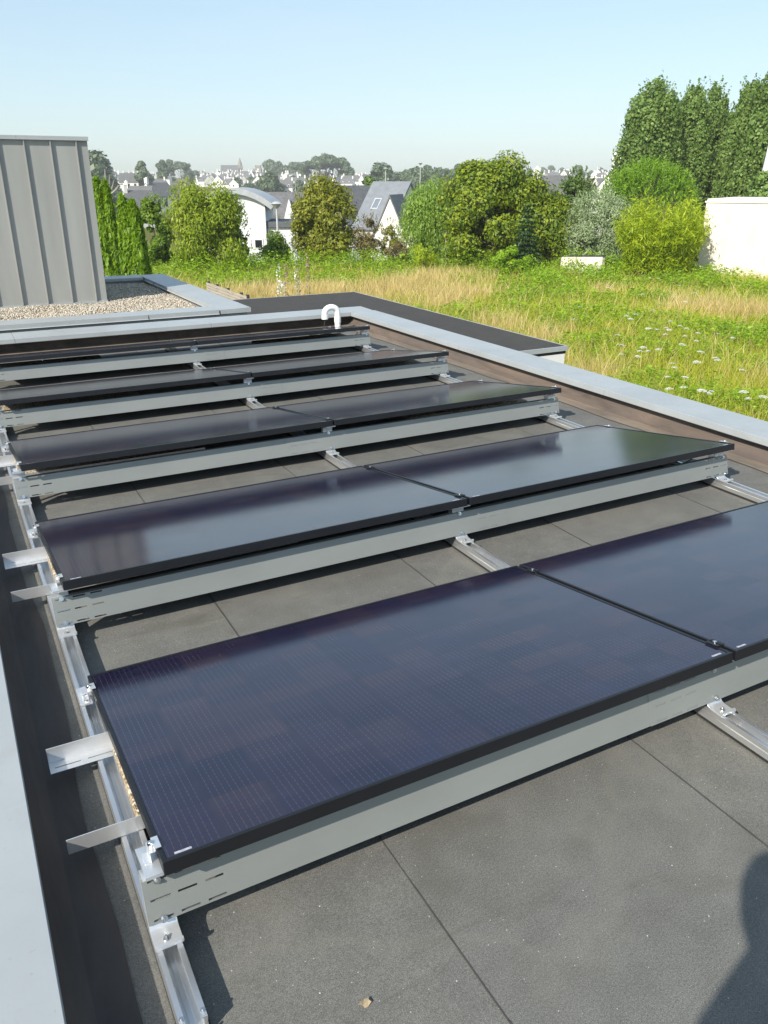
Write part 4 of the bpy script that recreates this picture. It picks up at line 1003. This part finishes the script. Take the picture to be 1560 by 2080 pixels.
# curved roof white house
t = 58; c0 = at(480, 505, t); zb = gz(rad(c0))-.3; s = 1/ (FPX/ (t*1.03))
ch = empty('curved_roof_house', (c0[0], c0[1], zb), (0, 0, ANG+R(3)), 'white painted brick house with a grey curved barrel roof', 'house')
def zz(py): return at(480, py, t)[2]-zb
def uu(px): return (px-480)*s
arc = [(uu(480+72*q), zz(388+33*q*q)) for q in np.linspace(-1, 1, 21)]
wallp = [(u, v-.05) for u, v in arc if uu(416) < u < uu(539)]
mb = MB(); mb.prism([(wallp[0][0], -1)]+[(wallp[-1][0], -1)]+wallp[::-1], 0, 7, 'y'); mb.build('wall', M['wbrick'], ch)
mb = MB(); mb.strip(arc, .36, -.35, 7.3, 'y'); mb.build('roof', simple('barrel_roof', (.42, .44, .46), .5, .3), ch)
mb = MB(); mb.box(uu(539)+.01, uu(680), .4, 5, -1, zz(462)); mb.build('extension_wall', M['wbrick'], ch)
mb = MB(); mb.box(uu(537), uu(640), .2, 5.2, zz(462)+.002, zz(451)); mb.build('flat_roof', simple('dark_fascia', (.10, .11, .13), .6), ch)
mb = MB(); mb.box(uu(513.5), uu(531), -.05, .08, zz(505), zz(485)); wf = mb.build('window_frame', M['white'], ch)
mb = MB(); mb.box(uu(516), uu(528.5), -.07, -.0505, zz(503), zz(487.5)); mb.build('pane', M['glass'], wf)
mb = MB(); mb.box(uu(497), uu(509), -.05, .08, zz(503), zz(486)); wf = mb.build('window_frame', M['white'], ch)
# garden walls
def wall_px(name, label, x0, x1, yt, t0, t1, m, th=.2, depth=None):
    a = at(x0, yt, t0); b = at(x1, yt, t1); d = Vector((b[0]-a[0], b[1]-a[1], 0)); ln = d.length; zb_ = min(gz(rad(a)), gz(rad(b)))-.2
    root = empty(name, (a[0], a[1], zb_), (0, 0, math.atan2(d.y, d.x)), label, 'wall')
    mb = MB(); mb.prism([(0, 0), (ln, 0), (ln, b[2]-zb_), (0, a[2]-zb_)], 0, th, 'y'); mb.build('wall_body', M[m], root)
    mb = MB(); mb.prism([(-.03, a[2]-zb_+.002), (ln+.03, b[2]-zb_+.002), (ln+.03, b[2]-zb_+.05), (-.03, a[2]-zb_+.05)], -.03, th+.03, 'y'); mb.build('wall_cap', M['coping'] if m != 'cream' else M['post'], root)
    return root
wall_px('garden_wall', 'white brick garden wall under the round olive-yellow tree', 593, 640, 485, 50, 50.5, 'wbrick')
wall_px('garden_wall', 'bluish white shaded garden wall right of the round olive-yellow tree', 690, 735, 487, 50.5, 51, 'wbrick')
wall_px('garden_wall', 'pale garden wall below the slate-roofed house', 795, 846, 478, 52, 51, 'cream')
wall_px('garden_wall', 'light stone wall at the foot of the light green willow', 855, 905, 470, 49, 46, 'house')
wall_px('low_wall', 'low cream wall in front of the silvery olive bush', 1140, 1224, 521, 41.5, 39.5, 'cream')
# cream building on the right
a = hit(1412, 572, -2.9); ta = float((a-CAM)@F2); b = at(1560, 578, ta*.955); d = Vector((b[0]-a[0], b[1]-a[1], 0)); an = math.atan2(d.y, d.x); ht = at(1427, 409, ta)[2]+2.9
cb = empty('cream_building', (a[0], a[1], -2.95), (0, 0, an), 'low flat-topped cream rendered building with stains, right beside the bamboo', 'building')
MB().box(0, 9, 0, 6, -.2, ht).build('wall', M['cream'], cb)
mb = MB(); mb.box(-.05, 9.05, -.05, 6.05, ht+.002, ht+.07); mb.box(-.02, 9.02, .25, 6.02, ht+.0702, ht+.16); mb.build('roof_cap', M['house'], cb)
# house at right edge
top = at(1545, 346, 52); rh = gable_house('grey_roof_house', 'house with a grey roof peeking in at the right edge below the poplars', 'house', (top[0]+4.75*R2[0]+1.35*F2[0], top[1]+4.75*R2[1]+1.35*F2[1], top[2]-3.1), ANG-R(26), 7.0, 6.0, 3.1, 1.9, chim=0, wins=False, roof='pole')

tree('leafy_hedge', 'dark green leafy bush under the eave of the grey roofed house at the right edge', 'shrub', 1500, 1640, 340, 470, 47, 'poplar', 7000, .1, .6, 40)
# ------------------------------------------------------------------ far town
def far_house_proto(kind):
    w, d, h, rise, dm = [(10, 7, 3.8, 3.6, 2), (8.5, 7.5, 5.6, 3.4, 0), (13, 7.5, 4.2, 3.8, 3), (9, 7, 3.6, 3.2, 0)][kind]
    return gable_house('town_house', None, None, (0, 0, -500), 0, w, d, h, rise, chim=2, dorm=dm, group='white houses of the far town')
protos = [far_house_proto(i) for i in range(4)]; pu = [False]*4
HL = ['long white house with dormers in a slate roof in the far hillside town', 'tall plain white house with slate roof in the far hillside town', 'wide white house with three dormers and slate roof in the far hillside town', 'small white house with gable chimneys in the far hillside town']
rngt = np.random.default_rng(77); placed = []
def add_house(px, t, kind, rot):
    g = ground_at(px, t); o = protos[kind] if not pu[kind] else copy_tree(protos[kind]); pu[kind] = True
    o.location = tuple(g); o.rotation_euler = (0, 0, ANG+rot); s = rngt.uniform(.72, .95); o.scale = (s, s, s); tag(o, HL[kind], 'house')
HN = 0
BANDS = [(225, 345, 430, 780, 26), (400, 470, 520, 800, 12), (470, 625, 430, 840, 44), (640, 700, 560, 780, 8), (700, 765, 500, 720, 9), (1105, 1135, 500, 700, 4), (1205, 1262, 480, 760, 7), (1100, 1262, 840, 930, 9)]
for x0, x1, t0, t1, n in BANDS:
    tries = 0; got = 0
    while got < n and tries < 800:
        tries += 1; px = rngt.uniform(x0, x1); t = rngt.uniform(t0, t1)
        q = ground_at(px, t)
        if any(math.hypot(q[0]-p[0], q[1]-p[1]) < 13 for p in placed): continue
        placed.append(q); got += 1; add_house(px, t, int(rngt.integers(0, 4)), R(rngt.choice([0, 12, -14, 80, 95, 60, 35, -50])+rngt.uniform(-6, 6)))
# closer town edge houses at the left
for px, t, ry, rot, lab in [(258, 420, 352, 20, 'large grey slate roof left of the far conifers, above the cypress tips'), (281, 230, 378, 8, 'flat white modern looking house just above the cypresses'), (318, 260, 371, 60, 'bright white gable house above the ivy-covered tree'), (279, 200, 387, 40, 'near grey slate roof seen between the cypress and the ivy-covered tree'), (1125, 150, 357, 10, 'slate roof and white chimney seen between the laurel and the dark tree'), (1252, 110, 338, 75, 'white gable top with a dark rake left of the tall poplars')]:
    tp = at(px, ry, t); sc = 1.0
    gable_house('slope_house', lab, 'house', (tp[0], tp[1], tp[2]-6.8), ANG+R(rot), 9 if t > 250 else 7, 6.5, 3.0, 3.6, chim=1, wins=True)
# church
g = ground_at(478, 880); cz = at(492, 322, 880)
chu = empty('church', tuple(g), (0, 0, ANG+R(8)), 'stone church with a tall pointed spire on the far skyline', 'church')
u = 880*1.03/FPX
mb = MB(); mb.prism([(-6, -4), (6, -4), (6, 5), (0, 11), (-6, 5)], -19*u, 13*u, 'x'); mb.build('nave_wall', M['stone'], chu)
mb = MB(); mb.prism([(-6.6, 4.6), (0, 11.4), (6.6, 4.6), (6.6, 5.3), (0, 12.1), (-6.6, 5.3)], -19.5*u, 13.5*u, 'x'); mb.build('nave_roof', M['slate'], chu)
zt = cz[2]-g[2]; tx = 15*u
mb = MB(); mb.box(tx-2.6, tx+2.6, -2.6, 2.6, -4, zt*.58); 
for sx in (-1, 1):
    for sy in (-1, 1): mb.cyl((tx+sx*2.1, sy*2.1, zt*.58), (tx+sx*2.1, sy*2.1, zt*.70), .55, .02, n=6)
tow = mb.build('tower', M['stone'], chu)
mb = MB(); mb.cyl((tx, 0, zt*.58), (tx, 0, zt*1.04), 2.9, .25, n=8); mb.build('spire', M['stone'], chu)
for sx in (-1, 1): mb = MB(); mb.box(tx+sx*1.1-.4, tx+sx*1.1+.4, -2.66, -2.5, zt*.36, zt*.5); mb.build('belfry_window', M['glass'], tow)
# second stone tower
g = ground_at(529, 860); u2 = empty('stone_tower', tuple(g), (0, 0, ANG), 'short blunt stone tower right of the church spire', 'tower')
MB().box(-4, 4, -4, 4, -3, 9).box(-2, 3.4, -3, 3, 9.001, 12).build('tower_body', M['stone'], u2)
# far trees
def far_tree_proto(kind, seed):
    rg = np.random.default_rng(seed); root = empty('far_tree', (0, 0, -600))
    if kind == 'round': V, Q, C = crown_leaves((0, 0, 6.5), 5, 5, 6, rg, 3200, .55, .7, 26, 2.0); trunk_mesh((0, 0, -1), (0, 0, 7), .45, [tuple(c) for c in C[:6]], parent=root)
    elif kind == 'umbrella': V, Q, C = crown_leaves((0, 0, 12.5), 7.5, 7, 2.8, rg, 3400, .55, .5, 34, 1.7); trunk_mesh((0, 0, -1), (0, 0, 11), .4, [tuple(c) for c in C[:9]], parent=root)
    else: V, Q, C = crown_leaves((0, 0, 8), 3.2, 3.2, 8, rg, 3000, .5, .6, 26, 1.5); trunk_mesh((0, 0, -1), (0, 0, 9), .4, [tuple(c) for c in C[:5]], parent=root)
    np_mesh('crown', V, Q, LF['far'], root); return root
tp = {'round': [far_tree_proto('round', 1), far_tree_proto('round', 2)], 'umbrella': [far_tree_proto('umbrella', 3)], 'tall': [far_tree_proto('tall', 4)]}; tu = {}
def far_tree(px, t, kind, s, label, group, lift=0):
    i = random.randrange(len(tp[kind])); o = tp[kind][i] if (kind, i) not in tu else copy_tree(tp[kind][i]); tu[(kind, i)] = 1
    g = ground_at(px, t); o.location = (g[0], g[1], g[2]+lift); o.scale = (s*random.uniform(.9, 1.15), s*random.uniform(.9, 1.15), s*random.uniform(.92, 1.08)); o.rotation_euler = (0, 0, random.uniform(0, 6)); tag(o, label, 'tree', group)
for px in range(764, 1000, 13):
    far_tree(px+random.uniform(-5, 5), random.uniform(400, 470), random.choice(['round', 'round', 'tall']), random.uniform(.85, 1.2), 'round grey-green tree in the wooded ridge on the skyline right of the town', 'trees of the wooded ridge')
for px, s in ((636, 1.1), (652, 1.1), (664, 1.2), (678, 1.25), (690, 1.1)): far_tree(px, 610+random.uniform(-15, 15), 'umbrella', s*1.05, 'flat-topped umbrella pine on the skyline right of the church', 'umbrella pines on the skyline')
for px, s in ((703, 1.15), (712, .95), (621, 1.0)): far_tree(px, 600, 'round', s, 'rounded dark tree beside the skyline umbrella pines', 'trees beside the umbrella pines')
for px, t, s in ((556, 800, 1.5), (562, 810, 1.4), (586, 760, 1.2), (598, 760, 1.3), (607, 750, 1.3), (613, 755, 1.1), (570, 800, 1.2)): far_tree(px, t, 'round', s, 'dome-shaped dark tree on the town skyline right of the church', 'dome trees on the town skyline')
for px, t, s in ((186, 330, 1.5), (197, 320, 1.5), (208, 325, 1.35), (190, 300, 1.0), (206, 290, .9)): far_tree(px, t, 'round', s, 'big dark tree beside the zinc tower, at the left end of the town', 'dark trees beside the tower')
for px, t, k_, s in ((298, 420, 'tall', 1.0), (305, 430, 'round', .9), (290, 470, 'round', .8), (335, 520, 'tall', .9), (342, 540, 'tall', 1.0), (356, 640, 'tall', 1.1), (376, 640, 'umbrella', 1.0), (392, 680, 'round', .9), (405, 720, 'round', .8), (246, 300, 'round', .6), (262, 330, 'round', .55), (232, 310, 'round', .7), (325, 330, 'round', .7), (312, 300, 'round', .5), (272, 560, 'round', .8), (350, 350, 'round', .6)):
    far_tree(px, t, k_, s, f'{dict(tall="narrow conifer", round="rounded dark tree", umbrella="flat-topped cedar")[k_]} among the far houses left of the church', 'trees in the left part of the town')
for px, t, s in ((540, 420, .75), (548, 415, .9), (556, 425, .85), (565, 420, .7), (505, 395, .5), (513, 400, .55), (500, 410, .45), (522, 405, .4), (590, 480, .6), (597, 490, .7), (582, 470, .5), (484, 480, .6), (530, 560, .6), (515, 600, .6), (610, 420, .6), (575, 520, .5), (545, 640, .6)):
    far_tree(px, t, 'round', s, 'bushy green tree at the foot of the far hillside houses', 'trees below the hillside houses')
tree('leafy_tree', 'mid green leafy tree behind the cream gable wall', 'tree', 722, 786, 358, 440, 100, 'dark', 7000, .2, .6, 36)
for px, t in ((968, 400), (985, 380), (1000, 390)): far_tree(px, t, 'tall', .95, 'tall dark tree poking up behind the big laurel', 'trees behind the laurel')
for px in range(1040, 1262, 15): far_tree(px+random.uniform(-5, 5), random.uniform(880, 960), 'round', random.uniform(.6, 1.0), 'tiny tree on the far skyline between the laurel and the poplars', 'trees on the right-hand skyline')
# lamps
def lamp(px, y0, y1, t, label):
    b_ = ground_at(px, t); h = at(px, y1, t)[2]-b_[2]; root = empty('street_lamp', tuple(b_), (0, 0, ANG), label, 'street lamp', 'street lamps among the houses')
    MB().cyl((0, 0, -.2), (0, 0, h), .09, .05, n=8).build('pole', M['pole'], root, smooth=True)
    mb = MB(); mb.cyl((0, 0, h), (0, 0, h+.25), .1, .34, n=12); mb.cyl((0, 0, h+.25), (0, 0, h+.38), .36, .12, n=12); mb.build('lamp_head', M['pole'], root, smooth=True)
lamp(563, 510, 423, 52, 'grey street lamp in front of the white extension of the curved-roof house')
lamp(692, 470, 428, 62, 'small street lamp right of the round olive-yellow tree')
lamp(852, 372, 335, 130, 'white street lamp rising above the slate-roofed house')
lamp(783, 372, 346, 130, 'thin pale pole at the left end of the slate roof ridge')
lamp(603, 395, 366, 300, 'far lamp pole in front of the hillside houses')

# ------------------------------------------------------------------ the photographer (behind the camera, throws the shadow at lower right)
def person():
    fa = SUN_AZ+PI/2; f = Vector((math.cos(fa), math.sin(fa), 0)); r_ = Vector((math.sin(fa), -math.cos(fa), 0))
    hs_ = hit(1602, 1850, 0.); k_ = 1.66/math.tan(SUN_EL); o0 = Vector((hs_[0]-k_*math.cos(SUN_AZ), hs_[1]-k_*math.sin(SUN_AZ), -.005))+Vector((.03, .0, 0))
    def P(fr, rt, z): return o0+f*fr+r_*rt+Vector((0, 0, z))
    V = []; E = []; Rd = []
    def chain(pts, parent=None):
        prev = parent
        for p, rd in pts:
            V.append(p); Rd.append(rd)
            if prev is not None: E.append((prev, len(V)-1))
            prev = len(V)-1
        return prev
    pel = chain([(P(0, 0, .94), .145)]); ch_ = chain([(P(0, 0, 1.12), .13), (P(.0, 0, 1.30), .15), (P(.0, 0, 1.44), .10)], pel)
    nk = chain([(P(.02, .0, 1.53), .05), (P(.04, .0, 1.61), .085), (P(.05, .0, 1.70), .095), (P(.04, .0, 1.76), .07)], ch_)
    for s in (-1, 1):
        chain([(P(0, s*.10, .88), .10), (P(.01, s*.11, .5), .062), (P(-.01, s*.11, .12), .045), (P(-.02, s*.11, .05), .045), (P(.10, s*.12, .035), .036), (P(.16, s*.12, .03), .03)], pel)
    tgt = Vector((-.235, -1.43, 1.56))
    sh = P(0, .18, 1.42); el = sh.lerp(tgt, .5)+Vector((0, 0, -.13)); chain([(sh, .065), (el, .045), (tgt, .03)], ch_)
    sh2 = P(0, -.18, 1.42); tgt2 = P(.06, -.23, .82); el2 = P(-.02, -.24, 1.12); chain([(sh2, .065), (el2, .045), (tgt2, .03)], ch_)
    me = bpy.data.meshes.new('person'); me.from_pydata(V, E, []); o = bpy.data.objects.new('person', me); link(o)
    sk = o.modifiers.new('skin', 'SKIN')
    for i, rd in enumerate(Rd): me.skin_vertices[0].data[i].radius = (rd, rd)
    me.skin_vertices[0].data[0].use_root = True
    su = o.modifiers.new('sub', 'SUBSURF'); su.levels = su.render_levels = 2
    me.materials.append(simple('dark_clothes', (.06, .07, .10), .9))
    tag(o, 'person behind the camera holding a phone, only the shadow falls on the roof', 'person')
    # phone just behind the lens
    ph = MB(); Mx = co.matrix_world @ Matrix.Translation((0, -.03, .02)); ph.box(-.037, .037, -.11, .045, 0, .008, Mx); p_ = ph.build('phone', M['frame'], None, bevel=.002); tag(p_, 'black phone held out by the person at arm length', 'phone')
person()

# ------------------------------------------------------------------ haze
HAZE = 0.00036
if HAZE:
    mb = MB(); mb.box(-1010, 1010, -1010, 1010, -11, 30); m = bpy.data.materials.new('haze'); m.use_nodes = True; nt = m.node_tree
    for n in list(nt.nodes): nt.nodes.remove(n)
    out = nt.nodes.new('ShaderNodeOutputMaterial'); vs = nt.nodes.new('ShaderNodeVolumePrincipled'); vs.inputs['Density'].default_value = HAZE; vs.inputs['Color'].default_value = (.97, .99, 1, 1); vs.inputs['Anisotropy'].default_value = 0
    nt.links.new(vs.outputs[0], out.inputs['Volume']); o = mb.build('haze', m); tag(o, kind='stuff')
